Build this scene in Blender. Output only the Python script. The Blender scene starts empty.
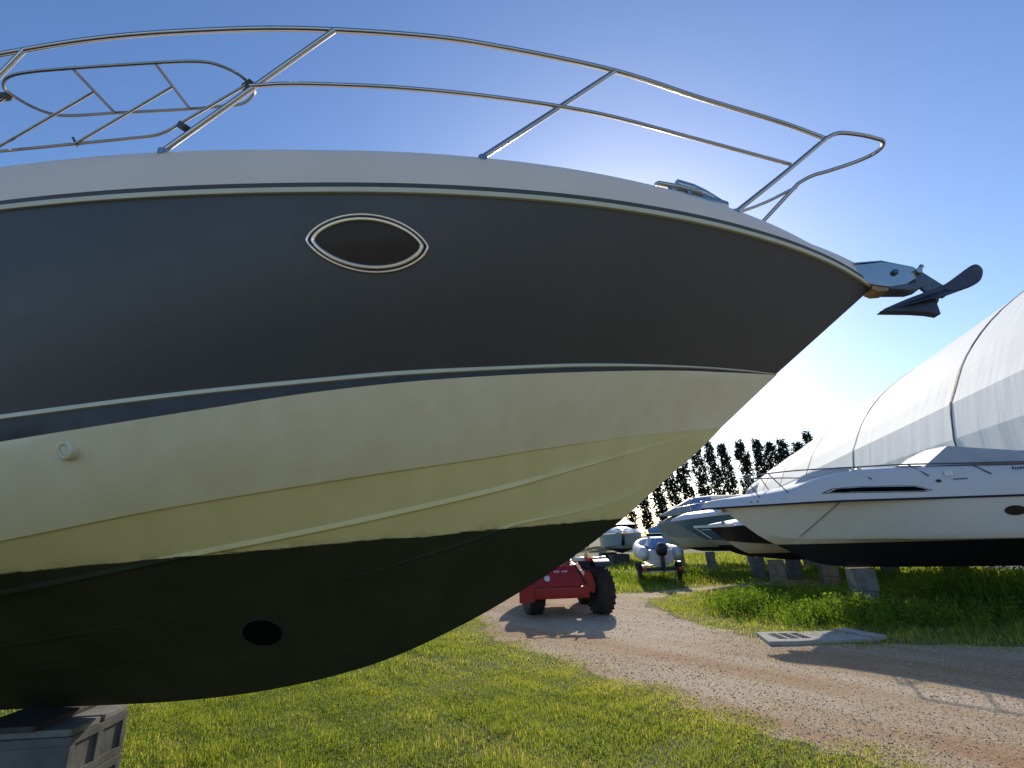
import bpy, bmesh, math, random
import numpy as np
from mathutils import Vector, Matrix

random.seed(7)
rng = np.random.default_rng(11)
S = bpy.context.scene
COL = S.collection
rad = math.radians

# ------------------------------------------------------------------ camera, sky, sun, exposure
cam_d = bpy.data.cameras.new('camera')
cam = bpy.data.objects.new('camera', cam_d)
COL.objects.link(cam)
cam_d.sensor_width = 36.0
cam_d.lens = 500.0 / 1024.0 * 36.0
cam_d.clip_start = 0.05
cam_d.clip_end = 3000.0
PITCH, ROLL = math.atan(156 / 500), rad(2.0)
_f = Vector((0, math.cos(PITCH), math.sin(PITCH)))
_u = Vector((0, -math.sin(PITCH), math.cos(PITCH)))
_x = Vector((1, 0, 0))
_R = math.cos(ROLL) * _x - math.sin(ROLL) * _u
_U = math.cos(ROLL) * _u + math.sin(ROLL) * _x
cam.matrix_world = Matrix((
    (_R.x, _U.x, -_f.x, 0.0), (_R.y, _U.y, -_f.y, 0.0),
    (_R.z, _U.z, -_f.z, 1.6), (0, 0, 0, 1)))
S.camera = cam

SUN_AZ, SUN_EL = rad(12.5), rad(24.5)
world = bpy.data.worlds.new('World')
S.world = world
world.use_nodes = True
wn = world.node_tree
bg = wn.nodes['Background']
sky = wn.nodes.new('ShaderNodeTexSky')
sky.sky_type = 'NISHITA'
sky.sun_disc = False
sky.sun_elevation = SUN_EL
sky.sun_rotation = SUN_AZ
sky.altitude = 0
sky.air_density = 1.0
sky.dust_density = 0.5
sky.ozone_density = 3.2
hs = wn.nodes.new('ShaderNodeHueSaturation')
hs.inputs['Saturation'].default_value = 1.12
hs.inputs['Hue'].default_value = 0.506
wn.links.new(sky.outputs['Color'], hs.inputs['Color'])
wn.links.new(hs.outputs['Color'], bg.inputs['Color'])
bg.inputs['Strength'].default_value = 0.13

sun_d = bpy.data.lights.new('sun', 'SUN')
sun_d.energy = 3.5
sun_d.angle = rad(0.5)
sun_d.color = (1.0, 0.90, 0.74)
sun = bpy.data.objects.new('sun', sun_d)
COL.objects.link(sun)
sdir = Vector((math.sin(SUN_AZ) * math.cos(SUN_EL), math.cos(SUN_AZ) * math.cos(SUN_EL), math.sin(SUN_EL)))
sun.rotation_euler = sdir.to_track_quat('Z', 'Y').to_euler()

S.view_settings.view_transform = 'Standard'
S.view_settings.look = 'None'
S.view_settings.exposure = 0.5
S.view_settings.gamma = 1.0
S.render.engine = 'CYCLES'
S.cycles.max_bounces = 8
S.cycles.use_denoising = True


# ------------------------------------------------------------------ helpers
def pchip(xs, ys):
    xs = np.asarray(xs, float); ys = np.asarray(ys, float)
    h = np.diff(xs); d = np.diff(ys) / h
    m = np.zeros_like(ys)
    m[0], m[-1] = d[0], d[-1]
    for i in range(1, len(xs) - 1):
        if d[i - 1] * d[i] > 0:
            w1, w2 = 2 * h[i] + h[i - 1], h[i] + 2 * h[i - 1]
            m[i] = (w1 + w2) / (w1 / d[i - 1] + w2 / d[i])
    def f(x):
        x = min(max(x, xs[0]), xs[-1])
        i = int(min(max(np.searchsorted(xs, x) - 1, 0), len(h) - 1))
        t = (x - xs[i]) / h[i]
        return float((1 + 2 * t) * (1 - t) ** 2 * ys[i] + t * (1 - t) ** 2 * h[i] * m[i]
                     + t * t * (3 - 2 * t) * ys[i + 1] + t * t * (t - 1) * h[i] * m[i + 1])
    return f


def cr(pts, n=8, closed=False):
    """Catmull-Rom through points."""
    P = [Vector(p) for p in pts]
    out = []
    N = len(P)
    rng_ = range(N) if closed else range(N - 1)
    for i in rng_:
        p1, p2 = P[i], P[(i + 1) % N]
        p0 = P[i - 1] if (closed or i > 0) else p1 * 2 - p2
        p3 = P[(i + 2) % N] if (closed or i + 2 < N) else p2 * 2 - p1
        for k in range(n):
            t = k / n
            out.append(0.5 * ((2 * p1) + (p2 - p0) * t + (2 * p0 - 5 * p1 + 4 * p2 - p3) * t * t
                              + (3 * p1 - p0 - 3 * p2 + p3) * t ** 3))
    if not closed:
        out.append(P[-1].copy())
    return out


class MB:
    def __init__(self):
        self.v, self.f, self.m = [], [], []

    def add(self, vs, fs, mi=0):
        o = len(self.v)
        self.v += [tuple(p) for p in vs]
        self.f += [tuple(i + o for i in f) for f in fs]
        self.m += [mi] * len(fs)
        return self

    def box(self, lo, hi, mi=0, M=None, ch=0.0):
        (x0, y0, z0), (x1, y1, z1) = lo, hi
        if ch <= 0:
            vs = [Vector(p) for p in ((x0, y0, z0), (x1, y0, z0), (x1, y1, z0), (x0, y1, z0),
                                      (x0, y0, z1), (x1, y0, z1), (x1, y1, z1), (x0, y1, z1))]
            fs = [(0, 3, 2, 1), (4, 5, 6, 7), (0, 1, 5, 4), (1, 2, 6, 5), (2, 3, 7, 6), (3, 0, 4, 7)]
        else:
            bm = bmesh.new()
            bmesh.ops.create_cube(bm, size=1.0)
            for v in bm.verts:
                v.co = Vector(((x0 + x1) / 2 + v.co.x * (x1 - x0), (y0 + y1) / 2 + v.co.y * (y1 - y0),
                               (z0 + z1) / 2 + v.co.z * (z1 - z0)))
            bmesh.ops.bevel(bm, geom=bm.edges[:] + bm.verts[:], offset=ch, segments=2, affect='EDGES', profile=0.6)
            bm.verts.index_update()
            vs = [v.co.copy() for v in bm.verts]
            fs = [tuple(v.index for v in f.verts) for f in bm.faces]
            bm.free()
        if M is not None:
            vs = [M @ v for v in vs]
        return self.add(vs, fs, mi)

    def tube(self, pts, r, n=10, mi=0, closed=False, caps=True):
        P = [Vector(p) for p in pts]
        N = len(P)
        rs = r if isinstance(r, (list, tuple)) else [r] * N
        vs, fs = [], []
        up = None
        for i in range(N):
            a = P[i - 1] if (i > 0 or closed) else P[i]
            b = P[(i + 1) % N] if (i < N - 1 or closed) else P[i]
            t = (b - a).normalized()
            if up is None:
                up = Vector((0, 0, 1)) if abs(t.z) < 0.9 else Vector((1, 0, 0))
            up = (up - t * up.dot(t)).normalized()
            sd = t.cross(up)
            for k in range(n):
                a_ = 2 * math.pi * k / n
                vs.append(P[i] + (math.cos(a_) * sd + math.sin(a_) * up) * rs[i])
        M_ = N if closed else N - 1
        for i in range(M_):
            j = (i + 1) % N
            for k in range(n):
                k2 = (k + 1) % n
                fs.append((i * n + k, i * n + k2, j * n + k2, j * n + k))
        if caps and not closed:
            fs.append(tuple(range(n))[::-1])
            fs.append(tuple((N - 1) * n + k for k in range(n)))
        return self.add(vs, fs, mi)

    def grid(self, G, mi=0, flip=False, mats=None, wrap=False):
        """G[i][j] points; mats per j row strip."""
        ni, nj = len(G), len(G[0])
        vs = [p for row in G for p in row]
        o = len(self.v)
        self.v += [tuple(p) for p in vs]
        for i in range(ni - 1):
            for j in range(nj if wrap else nj - 1):
                j2 = (j + 1) % nj
                q = (o + i * nj + j, o + i * nj + j2, o + (i + 1) * nj + j2, o + (i + 1) * nj + j)
                if flip: q = q[::-1]
                self.f.append(q)
                self.m.append(mats[j] if mats else mi)
        return self

    def prism(self, poly, z0, z1, mi=0, axis='z', M=None):
        """poly of 2D points extruded; axis z: (x,y); axis y: (x,z) along y."""
        n = len(poly)
        def P(p, h):
            if axis == 'z': return Vector((p[0], p[1], h))
            if axis == 'y': return Vector((p[0], h, p[1]))
            return Vector((h, p[0], p[1]))
        vs = [P(p, z0) for p in poly] + [P(p, z1) for p in poly]
        if M is not None: vs = [M @ v for v in vs]
        fs = [tuple(range(n))[::-1], tuple(range(n, 2 * n))]
        fs += [(i, (i + 1) % n, (i + 1) % n + n, i + n) for i in range(n)]
        return self.add(vs, fs, mi)

    def lathe(self, prof, n=24, M=None, mi=0):
        """prof (r, h) about local z."""
        vs, fs = [], []
        for r, h in prof:
            for k in range(n):
                a = 2 * math.pi * k / n
                v = Vector((r * math.cos(a), r * math.sin(a), h))
                vs.append(M @ v if M is not None else v)
        for i in range(len(prof) - 1):
            for k in range(n):
                k2 = (k + 1) % n
                fs.append((i * n + k, i * n + k2, (i + 1) * n + k2, (i + 1) * n + k))
        fs.append(tuple(range(n))[::-1])
        fs.append(tuple((len(prof) - 1) * n + k for k in range(n)))
        return self.add(vs, fs, mi)

    def build(self, name, mats, parent=None, smooth=True, ang=35, fixn=True):
        me = bpy.data.meshes.new(name)
        me.from_pydata(self.v, [], self.f)
        for m in (mats if isinstance(mats, (list, tuple)) else [mats]):
            me.materials.append(m)
        me.polygons.foreach_set('material_index', self.m)
        me.validate()
        if fixn:
            bm = bmesh.new(); bm.from_mesh(me)
            bmesh.ops.remove_doubles(bm, verts=bm.verts, dist=1e-5)
            bmesh.ops.recalc_face_normals(bm, faces=bm.faces)
            bm.to_mesh(me); bm.free()
        if smooth:
            me.polygons.foreach_set('use_smooth', [True] * len(me.polygons))
            me.set_sharp_from_angle(angle=rad(ang))
        me.update()
        o = bpy.data.objects.new(name, me)
        COL.objects.link(o)
        if parent: o.parent = parent
        return o


def tag(o, label=None, cat=None, group=None, kind=None):
    if label: o['label'] = label
    if cat: o['category'] = cat
    if group: o['group'] = group
    if kind: o['kind'] = kind
    return o


def empty(name, loc=(0, 0, 0), rz=0.0):
    o = bpy.data.objects.new(name, None)
    COL.objects.link(o)
    o.location = loc
    o.rotation_euler = (0, 0, rz)
    o.empty_display_size = 0.2
    return o


def raw_mesh(name, verts, faces_flat, loop_tot, mat, attr=None, parent=None):
    """fast mesh from numpy arrays."""
    me = bpy.data.meshes.new(name)
    me.vertices.add(len(verts))
    me.vertices.foreach_set('co', np.asarray(verts, np.float32).ravel())
    me.loops.add(len(faces_flat))
    me.loops.foreach_set('vertex_index', np.asarray(faces_flat, np.int32))
    me.polygons.add(len(loop_tot))
    lt = np.asarray(loop_tot, np.int32)
    ls = np.concatenate([[0], np.cumsum(lt)[:-1]]).astype(np.int32)
    me.polygons.foreach_set('loop_start', ls)
    me.polygons.foreach_set('loop_total', lt)
    me.materials.append(mat)
    if attr is not None:
        for k, a in attr.items():
            at = me.attributes.new(k, 'FLOAT', 'POINT')
            at.data.foreach_set('value', np.asarray(a, np.float32))
    me.update(calc_edges=True)
    o = bpy.data.objects.new(name, me)
    COL.objects.link(o)
    if parent: o.parent = parent
    return o


# ------------------------------------------------------------------ materials
class NT:
    """tiny node-tree writer"""
    def __init__(self, name):
        self.mat = bpy.data.materials.new(name)
        self.mat.use_nodes = True
        self.t = self.mat.node_tree
        self.b = self.t.nodes['Principled BSDF']
        self.out = self.t.nodes['Material Output']

    def n(self, kind, **kw):
        nd = self.t.nodes.new(kind)
        for k, v in kw.items():
            setattr(nd, k, v)
        return nd

    def l(self, a, b):
        self.t.links.new(a, b)

    def coord(self, which='Object'):
        return self.n('ShaderNodeTexCoord').outputs[which]

    def noise(self, vec, scale, detail=4, rough=0.55, dist=0.0):
        nd = self.n('ShaderNodeTexNoise')
        nd.inputs['Scale'].default_value = scale
        nd.inputs['Detail'].default_value = detail
        nd.inputs['Roughness'].default_value = rough
        nd.inputs['Distortion'].default_value = dist
        self.l(vec, nd.inputs['Vector'])
        return nd.outputs['Fac']

    def ramp(self, fac, stops):
        nd = self.n('ShaderNodeValToRGB')
        e = nd.color_ramp.elements
        while len(e) < len(stops): e.new(0.5)
        for i, (p, c) in enumerate(stops):
            e[i].position = p
            e[i].color = (c, c, c, 1) if isinstance(c, (int, float)) else (*c, 1)
        self.l(fac, nd.inputs['Fac'])
        return nd.outputs['Color']

    def mix(self, fac, a, b, blend='MIX'):
        nd = self.n('ShaderNodeMix', data_type='RGBA', blend_type=blend)
        for s, v in ((nd.inputs['Factor'], fac), (nd.inputs['A'], a), (nd.inputs['B'], b)):
            if hasattr(v, 'is_output'): self.l(v, s)
            elif isinstance(v, (int, float)): s.default_value = v
            else: s.default_value = (*v, 1)
        return nd.outputs['Result']

    def math(self, op, a, b=0.0):
        nd = self.n('ShaderNodeMath', operation=op)
        for s, v in ((nd.inputs[0], a), (nd.inputs[1], b)):
            if hasattr(v, 'is_output'): self.l(v, s)
            else: s.default_value = v
        return nd.outputs[0]

    def mapping(self, vec, scale=(1, 1, 1), rot=(0, 0, 0)):
        nd = self.n('ShaderNodeMapping')
        nd.inputs['Scale'].default_value = scale
        nd.inputs['Rotation'].default_value = rot
        self.l(vec, nd.inputs['Vector'])
        return nd.outputs[0]

    def bump(self, h, strength=0.2, dist=0.01):
        nd = self.n('ShaderNodeBump')
        nd.inputs['Strength'].default_value = strength
        nd.inputs['Distance'].default_value = dist
        self.l(h, nd.inputs['Height'])
        self.l(nd.outputs[0], self.b.inputs['Normal'])

    def set(self, col=None, rough=None, metal=None, spec=None, coat=None):
        for key, v in (('Base Color', col), ('Roughness', rough), ('Metallic', metal),
                       ('Specular IOR Level', spec), ('Coat Weight', coat)):
            if v is None: continue
            s = self.b.inputs[key]
            if hasattr(v, 'is_output'): self.l(v, s)
            elif isinstance(v, (int, float)): s.default_value = v
            else: s.default_value = (*v, 1)
        return self.mat


def plain(name, col, rough=0.5, metal=0.0, var=0.12, scale=6.0, spec=0.5, bump=0.0, bscale=60, coat=0.0):
    T = NT(name)
    c = T.coord()
    nz = T.noise(c, scale, 5, 0.6)
    dark = tuple(x * (1 - var) for x in col)
    lite = tuple(min(1, x * (1 + var)) for x in col)
    T.set(T.ramp(nz, [(0.3, dark), (0.7, lite)]), None, metal, spec, coat)
    T.set(rough=T.ramp(T.noise(c, scale * 3, 4), [(0.3, rough * 0.85), (0.7, min(1, rough * 1.15))]))
    if bump: T.bump(T.noise(c, bscale, 4), bump, 0.004)
    return T.mat


M = {}
M['chrome'] = plain('polished_steel', (0.46, 0.445, 0.42), 0.17, 1.0, 0.05, 9)
M['anchor_steel'] = plain('navy_galvanised', (0.035, 0.045, 0.075), 0.42, 0.3, 0.25, 14)
M['dark_steel'] = plain('galvanised_dark', (0.10, 0.115, 0.14), 0.38, 0.6, 0.25, 14)
M['rubber'] = plain('rubber', (0.024, 0.022, 0.02), 0.85, 0, 0.45, 9)
M['black'] = plain('black_plastic', (0.012, 0.012, 0.013), 0.5, 0, 0.2)
M['white_gel'] = plain('white_gelcoat', (0.62, 0.61, 0.60), 0.30, 0, 0.012, 1.0)
M['deck_gel'] = plain('deck_gelcoat', (0.86, 0.69, 0.54), 0.40, 0, 0.04, 2.0)
M['cream_strip'] = plain('cream_strip', (0.62, 0.58, 0.42), 0.35, 0, 0.06, 5)
M['glass_dark'] = plain('tinted_glass', (0.045, 0.033, 0.027), 0.25, 0, 0.1, spec=0.15)
M['dull_steel'] = plain('dull_steel', (0.22, 0.205, 0.19), 0.3, 1.0, 0.1, 9)
M['void'] = plain('black_void', (0.006, 0.006, 0.006), 0.9, spec=0.0)
M['dark_block'] = plain('dark_concrete', (0.125, 0.122, 0.113), 0.95, 0, 0.35, 5, spec=0.1, bump=0.6, bscale=35)  # darker grey than the other concrete
M['mid_block'] = plain('grey_block', (0.17, 0.165, 0.15), 0.95, 0, 0.3, 5, spec=0.1, bump=0.5, bscale=35)
M['clay'] = plain('clay_tile', (0.17, 0.16, 0.145), 0.9, 0, 0.3, 9, bump=0.4, bscale=30)
M['bright_steel'] = plain('bright_steel', (0.82, 0.79, 0.72), 0.22, 1.0, 0.04, 9)
M['red'] = plain('red_paint', (0.30, 0.008, 0.007), 0.55, 0, 0.22, 5, bump=0.1)
M['charcoal_cover'] = plain('grey_cover', (0.30, 0.30, 0.31), 0.8, 0, 0.1, 3, bump=0.3, bscale=20)
M['grey_cover'] = plain('speckled_grey', (0.27, 0.27, 0.27), 0.6, 0, 0.28, 25)
M['blue_cover'] = plain('blue_cover', (0.16, 0.25, 0.46), 0.7, 0, 0.14, 3, bump=0.3, bscale=14)
M['grey_blue'] = plain('grey_blue_gelcoat', (0.40, 0.45, 0.50), 0.35, 0, 0.06, 2)
M['teal'] = plain('teal_gelcoat', (0.10, 0.175, 0.20), 0.3, 0, 0.06, 2)
M['cream'] = plain('cream_gelcoat', (0.62, 0.52, 0.36), 0.33, 0, 0.08, 2)
M['olive'] = plain('aged_gelcoat', (0.50, 0.48, 0.38), 0.4, 0, 0.1, 2)
M['antifoul'] = plain('black_antifoul', (0.014, 0.016, 0.022), 0.7, 0, 0.3, 4)
M['amber'] = plain('amber_lens', (0.75, 0.45, 0.08), 0.2, 0, 0.05)
M['red_lens'] = plain('red_lens', (0.5, 0.012, 0.012), 0.2, 0, 0.05)
M['alu'] = plain('galvanised', (0.5, 0.5, 0.5), 0.4, 0.8, 0.12, 20)
M['wood'] = plain('old_timber', (0.055, 0.045, 0.036), 0.85, 0, 0.35, 12, bump=0.5, bscale=40)
M['bronze'] = plain('bronze_roller', (0.34, 0.22, 0.12), 0.5, 0.3, 0.2, 20)
M['trunk'] = plain('bark', (0.085, 0.07, 0.055), 0.9, 0, 0.3, 3, bump=0.5, bscale=8)
M['navy_line'] = plain('navy_line', (0.03, 0.03, 0.05), 0.5, spec=0.2)
M['rope'] = plain('rope', (0.16, 0.15, 0.13), 0.9, 0, 0.2, 30)
M['white_cloth'] = plain('white_canvas', (0.55, 0.55, 0.56), 0.75, 0, 0.05, 2, bump=0.35, bscale=9)


def m_hull(nm='hull_gelcoat', c1=(0.86, 0.765, 0.555), c2=(0.80, 0.69, 0.47)):
    # cream gelcoat with antifoul below a ragged, hand-painted waterline; object coords = (aft, side, up)
    T = NT(nm)
    c = T.coord()
    sx = T.n('ShaderNodeSeparateXYZ'); T.l(c, sx.inputs[0])
    x, z = sx.outputs[0], sx.outputs[2]
    line = T.math('ADD', T.math('MULTIPLY', x, -0.058), 1.793)
    rag = T.noise(T.mapping(c, (5, 2, 40)), 1.6, 6, 0.75)
    big = T.noise(T.mapping(c, (1.4, 1.4, 0.4)), 1.5, 3, 0.5)
    line = T.math('ADD', line, T.math('MULTIPLY', T.math('SUBTRACT', rag, 0.5), 0.034))
    line = T.math('ADD', line, T.math('MULTIPLY', T.math('SUBTRACT', big, 0.5), 0.022))
    d = T.math('SUBTRACT', line, z)
    fac = T.ramp(T.math('ADD', T.math('MULTIPLY', d, 90.0), 0.5), [(0.3, 0.0), (0.7, 1.0)])
    # aged gelcoat, slightly yellowed towards the waterline, faint vertical runs
    runs = T.noise(T.mapping(c, (7, 7, 0.35)), 1.0, 4, 0.6)
    yel = T.ramp(T.math('SUBTRACT', z, line), [(0.0, 1.0), (0.45, 0.0)])
    base = T.mix(T.ramp(runs, [(0.35, 0.0), (0.68, 1.0)]), c1, c2)
    base = T.mix(T.math('MULTIPLY', yel, 0.55), base, (0.67, 0.56, 0.24))
    scum = T.math('MULTIPLY', T.ramp(T.math('SUBTRACT', z, line), [(0.0, 1.0), (0.035, 0.0)]),
                  T.ramp(T.noise(c, 9, 5, 0.7), [(0.45, 0.0), (0.75, 0.7)]))
    base = T.mix(scum, base, (0.20, 0.15, 0.06))
    af = T.ramp(T.noise(c, 3.5, 6, 0.65), [(0.3, (0.024, 0.028, 0.013)), (0.55, (0.033, 0.036, 0.018)), (0.78, (0.055, 0.048, 0.026))])
    T.set(T.mix(fac, base, af))
    T.set(rough=T.mix(fac, (0.34,) * 3, (0.85,) * 3), coat=0.0)
    T.l(T.mix(fac, (0.5,) * 3, (0.15,) * 3), T.b.inputs['Specular IOR Level'])
    T.bump(T.noise(c, 22, 5, 0.6), 0.03, 0.004)
    return T.mat


def m_topside():
    T = NT('charcoal_gelcoat')
    c = T.coord()
    nz = T.noise(T.mapping(c, (2, 2, 0.6)), 1.5, 5, 0.6)
    dust = T.noise(c, 9, 6, 0.7)
    col = T.ramp(nz, [(0.3, (0.060, 0.058, 0.057)), (0.7, (0.067, 0.064, 0.062))])
    col = T.mix(T.ramp(dust, [(0.5, 0.0), (0.85, 0.35)]), col, (0.075, 0.072, 0.066))
    T.set(col)
    T.set(rough=T.ramp(dust, [(0.3, 0.42), (0.75, 0.55)]))
    return T.mat


def m_tent():
    T = NT('tent_fabric')
    c = T.coord()
    nz = T.noise(T.mapping(c, (0.35, 0.5, 0.35)), 2.0, 5, 0.6)
    st = T.noise(T.mapping(c, (1.2, 1.2, 0.12)), 2.2, 4, 0.6)
    col = T.ramp(nz, [(0.3, (0.84, 0.84, 0.82)), (0.7, (0.89, 0.89, 0.87))])
    col = T.mix(T.ramp(st, [(0.5, 0.0), (0.8, 0.18)]), col, (0.68, 0.69, 0.69))
    T.set(col, 0.75)
    T.bump(T.noise(T.mapping(c, (0.6, 1.6, 0.25)), 1.3, 4, 0.55), 0.14, 0.12)
    tr = T.n('ShaderNodeBsdfTranslucent')
    T.l(col, tr.inputs['Color'])
    mx = T.n('ShaderNodeMixShader')
    mx.inputs[0].default_value = 0.10
    T.l(T.b.outputs[0], mx.inputs[1]); T.l(tr.outputs[0], mx.inputs[2])
    T.l(mx.outputs[0], T.out.inputs['Surface'])
    return T.mat


def m_leaf(name, stops, trans=0.45, attr='tint', rough=0.5, tcol=(1.3, 1.25, 0.5)):
    T = NT(name)
    a = T.n('ShaderNodeAttribute', attribute_name=attr)
    col = T.ramp(a.outputs['Fac'], stops)
    T.set(col, 0.7, spec=0.12)
    tr = T.n('ShaderNodeBsdfTranslucent')
    T.l(T.mix(1.0, col, tcol, 'MULTIPLY'), tr.inputs['Color'])
    mx = T.n('ShaderNodeMixShader')
    mx.inputs[0].default_value = trans
    T.l(T.b.outputs[0], mx.inputs[1]); T.l(tr.outputs[0], mx.inputs[2])
    T.l(mx.outputs[0], T.out.inputs['Surface'])
    return T.mat


def m_ground():
    T = NT('soil_and_turf')
    c = T.coord()
    big = T.noise(c, 0.35, 5, 0.6)
    fine = T.noise(c, 14, 6, 0.7)
    col = T.ramp(big, [(0.3, (0.10, 0.12, 0.035)), (0.55, (0.16, 0.16, 0.055)), (0.75, (0.24, 0.20, 0.11))])
    col = T.mix(T.ramp(fine, [(0.3, 0.0), (0.7, 0.6)]), col, (0.045, 0.045, 0.02))
    T.set(col, 0.9, spec=0.1)
    T.bump(fine, 0.6, 0.03)
    return T.mat


def m_road():
    T = NT('gravel_road')
    c = T.coord()
    big = T.noise(c, 0.55, 5, 0.6)
    mid = T.noise(c, 5, 5, 0.65)
    v = T.n('ShaderNodeTexVoronoi'); v.inputs['Scale'].default_value = 58.0
    T.l(c, v.inputs['Vector'])
    sp = T.n('ShaderNodeSeparateColor'); T.l(v.outputs['Color'], sp.inputs[0])
    stone = T.ramp(sp.outputs[0], [(0.0, (0.13, 0.09, 0.06)), (0.3, (0.31, 0.235, 0.155)), (0.7, (0.44, 0.35, 0.245)), (1.0, (0.68, 0.58, 0.44))])
    sx = T.n('ShaderNodeSeparateXYZ'); T.l(c, sx.inputs[0])
    across = T.math('ADD', T.math('MULTIPLY', sx.outputs[0], .81), T.math('MULTIPLY', sx.outputs[1], .58))
    along_ = T.math('ADD', T.math('MULTIPLY', sx.outputs[0], -.58), T.math('MULTIPLY', sx.outputs[1], .81))
    cb_ = T.n('ShaderNodeCombineXYZ'); T.l(T.math('MULTIPLY', across, 1.25), cb_.inputs[0]); T.l(T.math('MULTIPLY', along_, .2), cb_.inputs[1])
    track = T.noise(cb_.outputs[0], 1.0, 4, .55)
    dirt = T.ramp(track, [(0.38, (0.36, 0.235, 0.14)), (0.52, (0.40, 0.30, 0.20)), (0.64, (0.44, 0.36, 0.265))])
    col = T.mix(T.ramp(T.math('ADD', T.math('MULTIPLY', mid, .6), T.math('MULTIPLY', track, .4)), [(0.40, 0.12), (0.62, 0.75)]), dirt, stone)
    col = T.mix(1.0, col, T.ramp(track, [(0.36, (0.90, 0.78, 0.66)), (0.5, (0.97, 0.92, 0.85)), (0.62, (1.06, 1.04, 1.02))]), 'MULTIPLY')
    T.set(col, 0.92, spec=0.15)
    h = T.math('ADD', T.math('MULTIPLY', v.outputs['Distance'], -0.6), T.math('MULTIPLY', mid, 0.8))
    T.bump(h, 0.5, 0.014)
    return T.mat


def m_concrete():
    T = NT('concrete')
    c = T.coord()
    nz = T.noise(c, 3.5, 6, 0.65)
    sp = T.noise(c, 45, 4, 0.6)
    col = T.ramp(nz, [(0.25, (0.30, 0.29, 0.265)), (0.75, (0.45, 0.435, 0.40))])
    col = T.mix(T.ramp(sp, [(0.35, 0.3), (0.6, 0.0)]), col, (0.15, 0.145, 0.13))
    T.set(col, 0.92, spec=0.2)
    T.bump(sp, 0.4, 0.006)
    return T.mat


def m_stone():
    T = NT('stones')
    a = T.n('ShaderNodeAttribute', attribute_name='tint')
    T.set(T.ramp(a.outputs['Fac'], [(0.0, (0.26, 0.20, 0.14)), (0.35, (0.40, 0.32, 0.23)), (0.7, (0.50, 0.42, 0.315)), (1.0, (0.70, 0.63, 0.52))]), 0.9, spec=0.2)
    return T.mat


M['hull_bottom'] = m_hull('bounce_tint_gelcoat', (0.79, 0.675, 0.345), (0.72, 0.60, 0.28))  # yellow-green grass bounce below the chine, painted into the gelcoat colour
M['hull'], M['topside'], M['tent'] = m_hull(), m_topside(), m_tent()
M['ground'], M['road'], M['concrete'], M['stone'] = m_ground(), m_road(), m_concrete(), m_stone()
M['grass'] = m_leaf('grass_blade', [(0.0, (0.10, 0.165, 0.032)), (0.5, (0.26, 0.325, 0.06)), (0.85, (0.45, 0.43, 0.14)), (1.0, (0.62, 0.52, 0.27))], 0.55)
M['weed'] = m_leaf('weed_leaf', [(0.0, (0.07, 0.13, 0.018)), (0.6, (0.14, 0.235, 0.03)), (1.0, (0.25, 0.31, 0.055))], 0.5)
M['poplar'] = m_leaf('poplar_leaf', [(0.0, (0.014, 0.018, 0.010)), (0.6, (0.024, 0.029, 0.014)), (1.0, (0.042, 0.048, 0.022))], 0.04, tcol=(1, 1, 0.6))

# ------------------------------------------------------------------ ground and road
ROAD_L = [(-0.9, 14.0), (-0.92, 11.95), (-0.35, 9.33), (0.06, 8.46), (0.52, 7.61), (0.91, 6.64), (1.26, 6.12), (1.63, 5.34), (1.94, 4.81), (2.33, 4.26), (2.9, 3.3), (4.2, 1.0), (5.2, -3.0), (6.0, -12.0)]
ROAD_R = [(12.5, -12.0), (12.2, 0.0), (10.5, 5.2), (8.6, 6.9), (6.7, 7.55), (5.36, 7.95), (3.75, 8.6), (3.4, 9.8), (3.1, 11.45), (3.08, 13.4), (3.6, 14.5), (5.9, 15.75), (7.3, 16.0), (9.5, 16.6), (9.5, 18.0), (7.28, 17.5), (5.29, 16.7), (3.86, 16.0), (2.79, 15.9), (1.6, 17.5), (-0.2, 22.0), (-2.6, 34.0), (-6.0, 60.0), (-10.0, 60.0), (-5.4, 32.0), (-2.6, 20.0)]


def jag(poly, step=0.22, amp=0.07):
    out = []
    n = len(poly)
    for i in range(n):
        a, b = Vector(poly[i]), Vector(poly[(i + 1) % n])
        L = (b - a).length
        k = max(1, int(L / step)) if L < 12 else max(1, int(L / 1.5))
        nrm = Vector((-(b - a).y, (b - a).x)).normalized()
        for j in range(k):
            p = a.lerp(b, j / k)
            q = p + nrm * amp * (math.sin(p.x * 5.1 + p.y * 3.3) + 0.7 * math.sin(p.x * 11.7 - p.y * 9.1) + random.uniform(-0.6, 0.6))
            out.append((q.x, q.y))
    return out


ROAD = jag([(p.x, p.y) for p in cr([(a, b, 0) for a, b in ROAD_L + ROAD_R], 4, True)], 0.22, 0.09)
ROAD_NP = np.array(ROAD)


def in_poly(P, poly):
    x, y = P[:, 0], P[:, 1]
    ins = np.zeros(len(P), bool)
    n = len(poly)
    for i in range(n):
        x0, y0 = poly[i]; x1, y1 = poly[(i + 1) % n]
        c = ((y0 > y) != (y1 > y))
        if c.any():
            ins ^= c & (x < (x1 - x0) * (y - y0) / (y1 - y0 + 1e-12) + x0)
    return ins


def dist_poly(P, poly):
    d = np.full(len(P), 1e9)
    A = np.asarray(poly); B = np.roll(A, -1, 0)
    for a, b in zip(A, B):
        ab = b - a
        t = np.clip(((P - a) @ ab) / (ab @ ab + 1e-12), 0, 1)
        d = np.minimum(d, np.hypot(*(P - a - t[:, None] * ab).T))
    return d


mb = MB()
xs = [-900, -300, -120, -60, -30] + list(np.arange(-16, 17, 2)) + [30, 60, 120, 300, 900]
ys = [-900, -300, -100, -40, -20] + list(np.arange(-8, 41, 2)) + [60, 100, 200, 500, 2500]
mb.grid([[(x, y, 0.0) for y in ys] for x in xs])
tag(mb.build('ground', M['ground'], smooth=False), kind='structure')

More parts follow.
